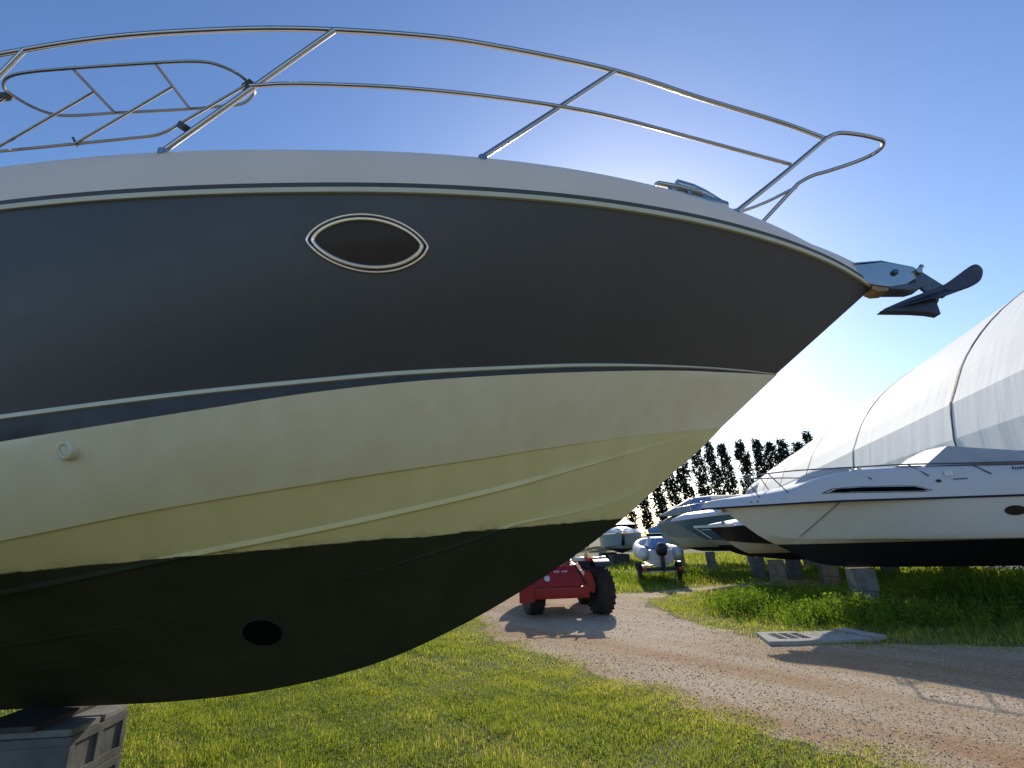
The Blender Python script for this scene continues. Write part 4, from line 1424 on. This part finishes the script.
m_ = MB(); m_.box((-.09, -.22, .66), (.09, .05, .675)); m_.build('cavitation_plate', M['black'], ob)
m_ = MB(); m_.grid([[(.10 * math.cos(a), -.06 + .14 * math.sin(a), 1.335 + k) for a in np.linspace(0, 2 * math.pi, 13)] for k in (0, .02)]); m_.build('cowl_badge', M['alu'], ob)

# ------------------------------------------------------------------ red yard tractor
tc = empty('yard_tractor', (1.02, 11.62, 0), rad(2)); tc.scale = (.97, 1, 1)
tag(tc, 'red boatyard tractor with big black tyres parked on the gravel road', 'tractor')
m_ = MB()
m_.box((-1.00, -.06, .37), (.50, .12, .60), ch=.012)
m_.prism([(-1.05, .31), (-.72, .33), (-.72, .64), (-.98, .67), (-1.05, .60)], -.10, .16, axis='y')
m_.build('front_beam', M['red'], tc, ang=25)
m_ = MB()
m_.grid([[(-.80, -.03, .61), (.46, -.03, .61)], [(-.62, .05, .80), (.38, .05, .82)], [(-.42, .16, 1.00), (.24, .16, 1.03)], [(-.36, .34, 1.06), (.18, .34, 1.09)]])
m_.grid([[(.46, -.03, .61), (.52, .5, .61)], [(.38, .05, .82), (.50, .5, .84)], [(.24, .16, 1.03), (.38, .6, 1.06)], [(.18, .34, 1.09), (.30, .7, 1.10)]])
m_.build('front_panel', M['red'], tc, ang=15)
m_ = MB(); m_.tube([(.44, -.045, .66), (.37, .03, .82), (.24, .135, 1.03)], .022, 8); m_.build('panel_edge', M['black'], tc)
# round white emblem ring and lettering on the panel
Mpn = Matrix.Translation((-.42, -.005, .775)) @ Vector((0, -1, .42)).to_track_quat('Z', 'Y').to_matrix().to_4x4()
m_ = MB(); m_.lathe([(.055, 0), (.062, .006), (.034, .008), (.030, .002)], 22, Mpn); m_.build('emblem', M['white_gel'], tc)
m_ = MB()
for k in (0, 1, 2, 4, 5, 6):
    if k == 4:
        m_.build('lettering', M['white_gel'], tc, smooth=False); m_ = MB()
    m_.box((-.27 + k * .045, -.002, -.018), (-.27 + k * .045 + .03, .003, .018), M=Matrix.Translation((0.02, .092, .905 + .0)) @ Matrix.Rotation(rad(-25), 4, 'X'))
m_.build('lettering', M['white_gel'], tc, smooth=False)
m_ = MB(); m_.box((-.40, .2, .46), (.40, 2.7, .92), ch=.03); m_.box((-.36, .5, .9), (.36, 1.5, 1.12), ch=.05); m_.build('chassis', M['red'], tc, ang=30)
m_ = MB(); m_.box((-.42, 1.7, .9), (.42, 2.8, 1.28), ch=.06); m_.build('engine_cover', M['red'], tc, ang=30)
m_ = MB(); m_.box((-.26, 1.25, 1.05), (.26, 1.7, 1.18), ch=.04); m_.box((-.26, 1.62, 1.15), (.26, 1.75, 1.55), ch=.04); m_.build('seat', M['black'], tc, ang=30)
m_ = MB(); m_.tube([(0, .7, 1.05), (0, .95, 1.38)], .025, 8)
m_.tube([(.17 * math.cos(a), .95 + .06 * math.sin(a), 1.38 + .15 * math.sin(a)) for a in np.linspace(0, 2 * math.pi, 20, endpoint=False)], .016, 8, closed=True); m_.build('steering_wheel', M['black'], tc)
for side, yaw in ((-1, 12), (1, 15)):
    for y0, r, w in (((.62 if side < 0 else .30), .48, .36), (2.25, .56, .44)):
        wx = side * (.70 if side < 0 else .80)
        wh = empty('wheel', (wx, y0, r), rad(yaw if y0 < 1 else 0)); wh.parent = tc
        Mx = Matrix.Rotation(math.pi / 2, 4, 'Y')
        m_ = MB(); tyre(m_, r, w, Mx, 36, .52)
        for k in range(22):       # lugs of the tread
            a = 2 * math.pi * k / 22
            for sgn in (-1, 1):
                Ml = Matrix.Rotation(a + (.14 if sgn > 0 else 0), 4, 'X') @ Matrix.Translation((sgn * w * .23, 0, r + .008)) @ Matrix.Rotation(rad(sgn * 24), 4, 'Z')
                m_.box((-w * .22, -.022, -.03), (w * .22, .022, .004), M=Ml)
        m_.build('tyre', M['rubber'], wh, ang=30)
        m_ = MB(); m_.lathe([(r * .52, -w * .36), (r * .50, -w * .2), (r * .2, -w * .12), (r * .2, w * .12), (r * .50, w * .2), (r * .52, w * .36)], 24, Mx); m_.build('rim', M['red'], wh)
m_ = MB(); m_.box((-.62, .22, .42), (.62, .38, .56), ch=.02); m_.build('axle', M['black'], tc)
m_ = MB(); m_.box((-.62, 2.17, .48), (.62, 2.33, .62), ch=.02); m_.build('axle', M['black'], tc)
# steering arm bracket by the right tyre
m_ = MB(); m_.prism([(.46, .50), (.62, .45), (.66, .62), (.58, .86), (.44, .92), (.42, .72)], .00, .10, axis='y'); m_.build('steering_bracket', M['red'], tc, ang=25)
# light cluster and white fender on the right, lifting arms behind the panel
m_ = MB()
m_.grid([[(.30 + .78 * w_, .02 + .55 * math.sin(a), 0.56 + .60 * math.cos(a) - .02) for w_ in (0.42, .86)] for a in np.linspace(rad(-40), rad(45), 8)])
m_.build('fender', M['black'], tc)
m_ = MB(); m_.box((.22, .20, 1.10), (.50, .28, 1.19), ch=.015); m_.build('lamp_housing', M['white_gel'], tc)
m_ = MB(); m_.box((.84, .18, 1.06), (.98, .26, 1.19), ch=.02); m_.build('lamp_housing', M['white_gel'], tc)
m_ = MB(); m_.box((.50, .15, 1.10), (.82, .25, 1.18), ch=.015); m_.build('red_lamp', M['red_lens'], tc)
m_ = MB(); m_.lathe([(.055, 0), (.045, .05), (.028, .09), (.012, .20)], 14, Matrix.Translation((.54, .3, 1.17))); m_.build('amber_lamp', M['amber'], tc)
m_ = MB()
m_.tube([(.10, .25, 1.02), (.18, .6, 1.30), (.12, 1.3, 1.38)], .05, 8); m_.tube([(-.30, .25, 1.02), (-.25, .6, 1.28), (-.2, 1.3, 1.36)], .05, 8)
m_.build('lift_arm', M['red'], tc, ang=40)
m_ = MB(); m_.tube([(.20, .3, 1.12), (.28, .32, 1.24), (.22, .5, 1.32), (.05, .6, 1.30)], .018, 8); m_.build('hydraulic_hose', M['black'], tc)

# ------------------------------------------------------------------ fabric storage tent
TA = rad(17.2)
tent = empty('storage_tent', (0, 0, 0), -TA)     # local x = across (to the right), y = along its axis
tag(tent, 'long white fabric storage tent with arched roof behind the stored boats', 'tent')
PROF = [(11.0, 0.0), (11.0, 2.4), (11.02, 4.9)] + [(p.x, p.y) for p in cr([(11.02, 4.9, 0), (11.28, 6.35, 0)], 1)[1:]] + [(p.x, p.y) for p in cr([(11.28, 6.35, 0), (12.25, 8.25, 0), (13.95, 10.08, 0), (16.4, 11.55, 0), (19.6, 12.05, 0)], 4)[1:]]
PROF = PROF + [(2 * 19.6 - x, z) for x, z in PROF[-2::-1]]
SEAMS = [-1.2, 11.7, 24.5, 37.2, 50.1, 63.0, 76.0, 89.0, 102.0]


def along(prof, n):
    out = []
    for (a, b) in zip(prof[:-1], prof[1:]):
        for k in range(n): out.append((a[0] + (b[0] - a[0]) * k / n, a[1] + (b[1] - a[1]) * k / n))
    out.append(prof[-1])
    return out


for q0, q1 in zip(SEAMS[:-1], SEAMS[1:]):
    PR = along(PROF, 3)
    NQ = 34
    G = []
    ph = random.uniform(0, 9)
    for i in range(NQ + 1):
        w = i / NQ
        q = q0 + 0.05 + (q1 - q0 - 0.10) * w
        row = []
        for j, (x, z) in enumerate(PR):
            u = j / (len(PR) - 1)
            # cloth sags between arches and between purlins, with a few loose folds low down
            sag = 0.02 * math.sin(math.pi * w)
            low = max(0, 1 - z / 7.0)
            fold = low * 0.022 * math.sin(q * 4.3 + ph + 0.9 * math.sin(z * 1.1)) + low * 0.008 * math.sin(q * 9 + z * 2.1 + ph)
            cx, cz = 19.6 - x, 4.0 - z
            n = math.hypot(cx, cz)
            k = (sag + fold) / n
            row.append((x + cx * k, q, max(0.02, z + cz * k) if z > 0.01 else 0.0))
        G.append(row)
    m_ = MB(); m_.grid(G)
    m_.build('fabric_panel', M['tent'], tent, ang=7.5)
strap = plain('strap_fabric', (0.10, 0.10, 0.12), .7)
for q in SEAMS:
    m_ = MB(); m_.tube([(x + (19.6 - x) * .012, q, z - (z - 4) * .012) for x, z in along(PROF, 1)], 0.06, 8); m_.build('arch', M['tent'], tent, ang=50)
    m_ = MB()
    G = []
    for x, z in along(PROF, 4):
        cx, cz = 19.6 - x, 4.0 - z
        n = math.hypot(cx, cz)
        wob = 0.05 * math.sin(z * 1.3 + q)
        ww = .07 + .10 * math.exp(-((z - 7.2) / .9) ** 2) + .06 * math.exp(-((z - 11.0) / .5) ** 2)
        G.append([(x - cx / n * .015, q + wob - ww, z - cz / n * .015), (x - cx / n * .04, q + wob, z - cz / n * .04), (x - cx / n * .015, q + wob + ww, z - cz / n * .015)])
    m_.grid(G); m_.build('seam_strap', strap, tent, fixn=False)
# far and near gable ends
for q in (SEAMS[0], SEAMS[-1]):
    m_ = MB(); m_.add([Vector((x, q + (.02 if q > 0 else -.02), z)) for x, z in PROF], [tuple(range(len(PROF)))]); m_.build('gable_end', M['tent'], tent, smooth=False)


# ------------------------------------------------------------------ poplar row
def poplar_mesh(seed, H=19.0):
    r_ = np.random.default_rng(seed)
    nc = 250
    z = 1.8 + (H - 2.2) * r_.random(nc) ** .85
    t = (z - 1.8) / (H - 1.8)
    R_ = (0.85 + 0.95 * np.sin(np.pi * np.clip(t * .62 + .16, 0, 1))) * np.sqrt(np.clip((1.03 - t) / .22, 0.05, 1))
    az = r_.uniform(0, 2 * np.pi, nc)
    rr = R_ * np.sqrt(r_.uniform(.05, 1.0, nc)) * r_.uniform(.8, 1.15, nc)
    pts = np.c_[rr * np.cos(az), rr * np.sin(az), z]
    n = 17
    pts[:, :2] *= .76
    P = np.repeat(pts, n, 0) + r_.normal(0, 1, (nc * n, 3)) * np.array([.21, .21, .36])
    N = len(P)
    a, b = r_.normal(size=(N, 3)), r_.normal(size=(N, 3))
    a /= np.linalg.norm(a, axis=1)[:, None]
    b -= a * (a * b).sum(1)[:, None]; b /= np.linalg.norm(b, axis=1)[:, None]
    sz = r_.uniform(.12, .25, N)[:, None]
    V = np.stack([P - a * sz, P + b * sz * .8, P + a * sz, P - b * sz * .8], 1).reshape(-1, 3)
    tint = np.repeat(r_.random(N), 4)
    return V, N, tint


variants = []
for k in range(5):
    V, N, tint = poplar_mesh(100 + k)
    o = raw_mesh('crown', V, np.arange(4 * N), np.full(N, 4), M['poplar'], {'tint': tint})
    variants.append(o.data)
    bpy.data.objects.remove(o)
m_ = MB()
m_.tube([(0, 0, 0), (.03, 0, 5), (-.02, .03, 11), (0, 0, 17.5)], [.26, .20, .12, .03], 8)
for k in range(14):
    z = 2.5 + k * .95
    a = k * 2.4
    m_.tube([(0, 0, z), (.5 * math.cos(a), .5 * math.sin(a), z + .9), (.9 * math.cos(a), .9 * math.sin(a), z + 2.4)], [.07, .05, .015], 5)
o = m_.build('trunk', M['trunk']); trunk_me = o.data; bpy.data.objects.remove(o)
tx = -40.0
k = 0
spots = []
while tx < 74:
    spots.append(tx); tx += 3.0 + random.uniform(-.22, .22)
for k, x in enumerate(spots):
    p = empty('poplar_tree', (x, 100 + random.uniform(-.6, .6), 0), random.uniform(0, 6.28))
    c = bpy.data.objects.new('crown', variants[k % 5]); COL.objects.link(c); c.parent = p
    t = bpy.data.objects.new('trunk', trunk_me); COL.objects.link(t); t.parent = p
    sc = random.uniform(.98, 1.12)
    p.scale = (random.uniform(.9, 1.12), random.uniform(.9, 1.12), sc)
    p.rotation_euler = (rad(random.uniform(-1.5, 1.5)), rad(random.uniform(-6, -4)), 0)
    c.rotation_euler = (0, 0, random.uniform(0, 6.28))
    tag(p, 'tall slim dark poplar in the row on the horizon', 'tree', 'poplars in a row on the horizon')

# ------------------------------------------------------------------ drain slab at the edge of the gravel
sl = empty('drain_cover', (4.37, 8.52, 0), rad(-2)); sl.scale = (.86, 1, 1)
tag(sl, 'pale concrete drain slab with slotted cover panels at the gravel edge', 'drain slab')
m_ = MB()
m_.prism([(-.85, -.38), (-.40, -.40), (.02, -.36), (.0, .38), (-.50, .40), (-.70, .36)], 0.0, .055)
m_.build('slab', M['concrete'], sl, ang=20)
m_ = MB(); m_.prism([(.025, -.35), (.95, -.30), (.72, .38), (.005, .38)], 0.0, .045); m_.build('plain_slab', M['concrete'], sl, ang=20)
m_ = MB()
m_.prism([(.75, .42), (.98, -.28), (1.25, -.20), (1.02, .46)], 0, .065); m_.build('edge_slab', M['concrete'], sl, ang=20)
for cx in (-.50, -.30, -.10):
    m_ = MB()
    for j in range(5):
        m_.box((cx - .075, -.20 + j * .09, .0555), (cx + .075, -.20 + j * .09 + .05, .0575))
    m_.build('slots', M['void'], sl, smooth=False)


# ------------------------------------------------------------------ grass, weeds and loose stones
def project(P):
    d = P - np.array([0, 0, 1.6])
    z = d @ np.array(_f); u = 512 + 500 * (d @ np.array(_R)) / z; v = 384 - 500 * (d @ np.array(_U)) / z
    return u, v, z


def blades(P, h, w, tint, lean=0.45):
    N = len(P)
    yaw = rng.uniform(0, 2 * math.pi, N)
    dx, dy = np.cos(yaw), np.sin(yaw)
    ly = rng.uniform(0, 2 * math.pi, N); la = np.abs(rng.normal(0, lean, N)) * h
    lx, lyy = np.cos(ly) * la, np.sin(ly) * la
    V = np.zeros((N, 5, 3))
    hw = w / 2
    V[:, 0] = np.c_[P[:, 0] - dx * hw, P[:, 1] - dy * hw, np.zeros(N)]
    V[:, 1] = np.c_[P[:, 0] + dx * hw, P[:, 1] + dy * hw, np.zeros(N)]
    V[:, 2] = np.c_[P[:, 0] + dx * hw * .8 + lx * .35, P[:, 1] + dy * hw * .8 + lyy * .35, h * .58]
    V[:, 3] = np.c_[P[:, 0] - dx * hw * .8 + lx * .35, P[:, 1] - dy * hw * .8 + lyy * .35, h * .58]
    V[:, 4] = np.c_[P[:, 0] + lx, P[:, 1] + lyy, h * (1 - .25 * np.minimum(1, la / h))]
    base = (np.arange(N) * 5)[:, None]
    q = np.concatenate([base + np.array([[0, 1, 2, 3]]), base + np.array([[3, 2, 4]])], 1).ravel()
    lt = np.tile([4, 3], N)
    return V.reshape(-1, 3), q, lt, np.repeat(tint, 5)


def lumpy(P, s, ph=0.0):
    x, y = P[:, 0] * s + ph, P[:, 1] * s - ph
    return (np.sin(x * 1.7 + 1.3 * np.sin(y * 1.1)) + np.sin(y * 2.1 + 1.7 * np.sin(x * .9 + 1)) + .6 * np.sin(x * 4.1 + y * 3.3) + .5 * np.sin(x * 7.3 - y * 6.1)) / 3.1


def scatter(x0, x1, y0, y1, dens_):
    n = int((x1 - x0) * (y1 - y0) * dens_)
    return np.c_[rng.uniform(x0, x1, n), rng.uniform(y0, y1, n)]


def turf(regions, name, label_kind=True):
    Vs, Qs, Ls, Ts, off = [], [], [], [], 0
    for (x0, x1, y0, y1, dn, h0, h1, w0, w1, tmul) in regions:
        P = scatter(x0, x1, y0, y1, dn)
        u, v, z = project(np.c_[P, np.zeros(len(P))])
        vis = (z > .3) & (u > -120) & (u < 1150) & (v < 860)
        keep = vis | (rng.random(len(P)) < np.where(P[:, 0] < -5.5, .8, .12))
        P = P[keep]
        ins = in_poly(P, ROAD)
        d = dist_poly(P, ROAD_NP)
        sd = np.where(ins, -d, d)
        pr_ = np.clip((sd + .30 + .26 * lumpy(P, 2.6, 4.) + .20 * lumpy(P, 7.0, 1.)) / np.where((P[:, 0] > 1.8) & (P[:, 1] > 8.6) & (P[:, 1] < 15), .6, .38), 0.0, 1) + .02 * (sd < 0)
        lum = lumpy(P, 1.1)
        pr_ *= np.clip(.85 + .45 * lumpy(P, 2.3, 1.0) + .25 * lum, .30, 1)
        keep = rng.random(len(P)) < pr_
        P, d, lum, ins = P[keep], d[keep], lum[keep], ins[keep]
        N = len(P)
        hgt = rng.uniform(h0, h1, N) * (1 + .5 * lumpy(P, .8, 3.0)) * (1 + .55 * lumpy(P, 4.2, 5.0)) * np.clip(np.where(ins, .45, .55 + d * .8), .4, 1)
        hgt = np.maximum(hgt, .02)
        tint = np.clip(rng.normal(.48, .17, N) + .16 * lumpy(P, .55, 7.) * tmul + .16 * lumpy(P, 4.2, 5.) + .20 * np.clip(lumpy(P, .9, 9.) - .25, 0, 1) - .12 * np.clip(d - .6, -.5, .5), 0, .93)
        dry = rng.random(N) < (.05 + .08 * (d < .4) + .35 * np.clip(lumpy(P, 1.1, 13.) - .35, 0, 1))
        tint = np.where(dry, rng.uniform(.9, 1, N), tint)
        V, q, lt, tt = blades(P, hgt, rng.uniform(w0, w1, N), tint)
        Vs.append(V); Qs.append(q + off); Ls.append(lt); Ts.append(tt); off += len(V)
    o = raw_mesh(name, np.concatenate(Vs), np.concatenate(Qs), np.concatenate(Ls), M['grass'], {'tint': np.concatenate(Ts)})
    return tag(o, kind='stuff')


turf([(-5.5, 3.2, 2.6, 7.2, 7500, .014, .045, .0026, .0058, 1),
      (-5.5, 0.0, 2.6, 6.0, 700, .035, .08, .003, .006, 1),
      (-14.0, -5.5, -2.5, 14.0, 500, .03, .08, .008, .016, 1),
      (-4.0, 1.6, 7.2, 13.0, 2400, .02, .055, .005, .010, 1),
      (-6.0, 3.0, 13.0, 22.0, 250, .05, .12, .010, .02, 1),
      (3.2, 13.0, 7.2, 14.5, 1100, .03, .10, .006, .013, 1),
      (2.0, 17.0, 14.5, 24.0, 300, .06, .18, .012, .024, 1),
      (-2.0, 24.0, 24.0, 44.0, 60, .08, .20, .03, .06, 1)], 'grass')

# low broad leaves (clover and plantain) mixed into the turf
P = np.concatenate([scatter(-5.5, 3.0, 2.8, 6.2, 1500), scatter(-4.0, 1.6, 6.2, 9.5, 800), scatter(3.3, 9.0, 7.6, 13.5, 260)])
u, v, z = project(np.c_[P, np.zeros(len(P))])
P = P[(z > .3) & (u > -120) & (u < 1150) & (v < 860)]
ins = in_poly(P, ROAD); d = dist_poly(P, ROAD_NP)
sd = np.where(ins, -d, d)
pr_ = np.clip((sd + .25 + .3 * lumpy(P, 2.6, 4.)) / .4, 0, 1) * np.clip(.35 + 1.1 * lumpy(P, 3.1, 6.), .04, 1)
P = P[rng.random(len(P)) < pr_]
N = len(P)
nrm_ = rng.normal(0, .45, (N, 3)); nrm_[:, 2] = 1; nrm_ /= np.linalg.norm(nrm_, axis=1)[:, None]
a = np.cross(nrm_, rng.normal(size=(N, 3))); a /= np.linalg.norm(a, axis=1)[:, None]
b = np.cross(nrm_, a)
c = np.c_[P, rng.uniform(.012, .050, N) * (1 + .5 * lumpy(P, 4.2, 5.))]
sz = rng.uniform(.006, .015, N)[:, None]
V = np.stack([c - a * sz, c - a * sz * .2 + b * sz * .7, c + a * sz, c - a * sz * .2 - b * sz * .7], 1).reshape(-1, 3)
o = raw_mesh('clover', V, np.arange(4 * N), np.full(N, 4), M['weed'], {'tint': np.repeat(np.clip(rng.normal(.6, .25, N), 0, 1), 4)})
tag(o, kind='stuff')

# tall weeds under the stored boats
Vs, Qs, Ls, Ts, off = [], [], [], [], 0
for (x0, x1, y0, y1, dn, hm) in ((3.6, 7.4, 9.0, 12.4, 520, .32), (5.0, 9.0, 12.4, 14.8, 300, .18), (7.0, 8.9, 8.6, 11.0, 400, .26), (8.9, 15.0, 8.4, 12.8, 620, .66), (5.6, 13.0, 14.0, 21.0, 160, .32), (3.5, 7.0, 17.2, 22.0, 120, .22)):
    P = scatter(x0, x1, y0, y1, dn)
    P = P[~in_poly(P, ROAD)]
    d = dist_poly(P, ROAD_NP)
    lum = lumpy(P, 1.5, 2.0)
    keep = (rng.random(len(P)) < np.clip(.42 + .75 * lum, .02, 1)) & (rng.random(len(P)) < np.clip((d - .75) / .8, 0, 1))
    P, lum = P[keep], lum[keep]
    N = len(P)
    h = hm * rng.uniform(.45, 1.25, N) * (1 + .35 * lum)
    V, q, lt, tt = blades(P, h, rng.uniform(.010, .022, N), np.clip(rng.normal(.5, .2, N), 0, 1), .30)
    Vs.append(V); Qs.append(q + off); Ls.append(lt); Ts.append(tt); off += len(V)
    # leaves on stems
    R_ = 4
    N2 = N * R_
    c = np.repeat(np.c_[P, np.zeros(N)], R_, 0); c[:, 2] = np.repeat(h, R_) * rng.uniform(.3, .95, N2)
    c[:, :2] += rng.normal(0, .045, (N2, 2))
    a, b = rng.normal(size=(N2, 3)), rng.normal(size=(N2, 3))
    a /= np.linalg.norm(a, axis=1)[:, None]
    b -= a * (a * b).sum(1)[:, None]; b /= np.linalg.norm(b, axis=1)[:, None]
    sz = rng.uniform(.018, .042, N2)[:, None]
    V = np.stack([c - a * sz, c + b * sz * .5, c + a * sz, c - b * sz * .5], 1).reshape(-1, 3)
    V[:, 2] = np.maximum(V[:, 2], .005)
    Vs.append(V); Qs.append(np.arange(4 * N2) + off); Ls.append(np.full(N2, 4)); Ts.append(np.repeat(np.clip(rng.normal(.55, .25, N2), 0, 1), 4)); off += len(V)
o = raw_mesh('weeds', np.concatenate(Vs), np.concatenate(Qs), np.concatenate(Ls), M['weed'], {'tint': np.concatenate(Ts)})
tag(o, kind='stuff')

# loose stones on the road and its shoulders
bm = bmesh.new(); bmesh.ops.create_icosphere(bm, subdivisions=1, radius=1.0)
bm.verts.index_update()
IV = np.array([v.co[:] for v in bm.verts]); IF = np.array([[v.index for v in f.verts] for f in bm.faces]); bm.free()
Vs, Fs, Ts, off = [], [], [], 0
for (x0, x1, y0, y1, dn, s0, s1) in ((-1.5, 12, 3.4, 8.0, 900, .003, .0075), (-2, 9, 8.0, 14, 300, .004, .009), (-1.5, 8, 3.4, 12, 4, .009, .016)):
    P = scatter(x0, x1, y0, y1, dn)
    u, v, z = project(np.c_[P, np.zeros(len(P))])
    P = P[(z > .3) & (u > -150) & (u < 1200) & (v < 900)]
    ins = in_poly(P, ROAD); d = dist_poly(P, ROAD_NP)
    # more loose stone along the shoulders, wheel tracks swept cleaner
    pr_ = np.where(ins, np.clip(.35 + .75 * np.exp(-d / .6) + .3 * lumpy(P, .9), .1, 1), np.exp(-d / .22) * .75)
    P = P[rng.random(len(P)) < pr_]
    N = len(P)
    sc = rng.uniform(s0, s1, N) * rng.choice([.7, 1, 1, 1.3], N)
    A = IV[None] * (1 + rng.normal(0, .16, (N, len(IV), 1)))
    A = A * (np.c_[rng.uniform(.8, 1.3, N), rng.uniform(.7, 1.1, N), rng.uniform(.35, .6, N)])[:, None] * sc[:, None, None]
    yw = rng.uniform(0, 6.28, N); c_, s_ = np.cos(yw)[:, None], np.sin(yw)[:, None]
    X_ = A[..., 0] * c_ - A[..., 1] * s_; Y_ = A[..., 0] * s_ + A[..., 1] * c_
    V = np.stack([X_ + P[:, :1], Y_ + P[:, 1:], A[..., 2] + (sc * .15)[:, None] + .004], -1)
    Vs.append(V.reshape(-1, 3))
    Fs.append((IF[None] + (np.arange(N) * len(IV))[:, None, None] + off).ravel())
    Ts.append(np.repeat(np.clip(rng.normal(.5, .24, N), 0, 1), len(IV))); off += N * len(IV)
F_ = np.concatenate(Fs)
o = raw_mesh('gravel', np.concatenate(Vs), F_, np.full(len(F_) // 3, 3), M['stone'], {'tint': np.concatenate(Ts)})
tag(o, kind='stuff')
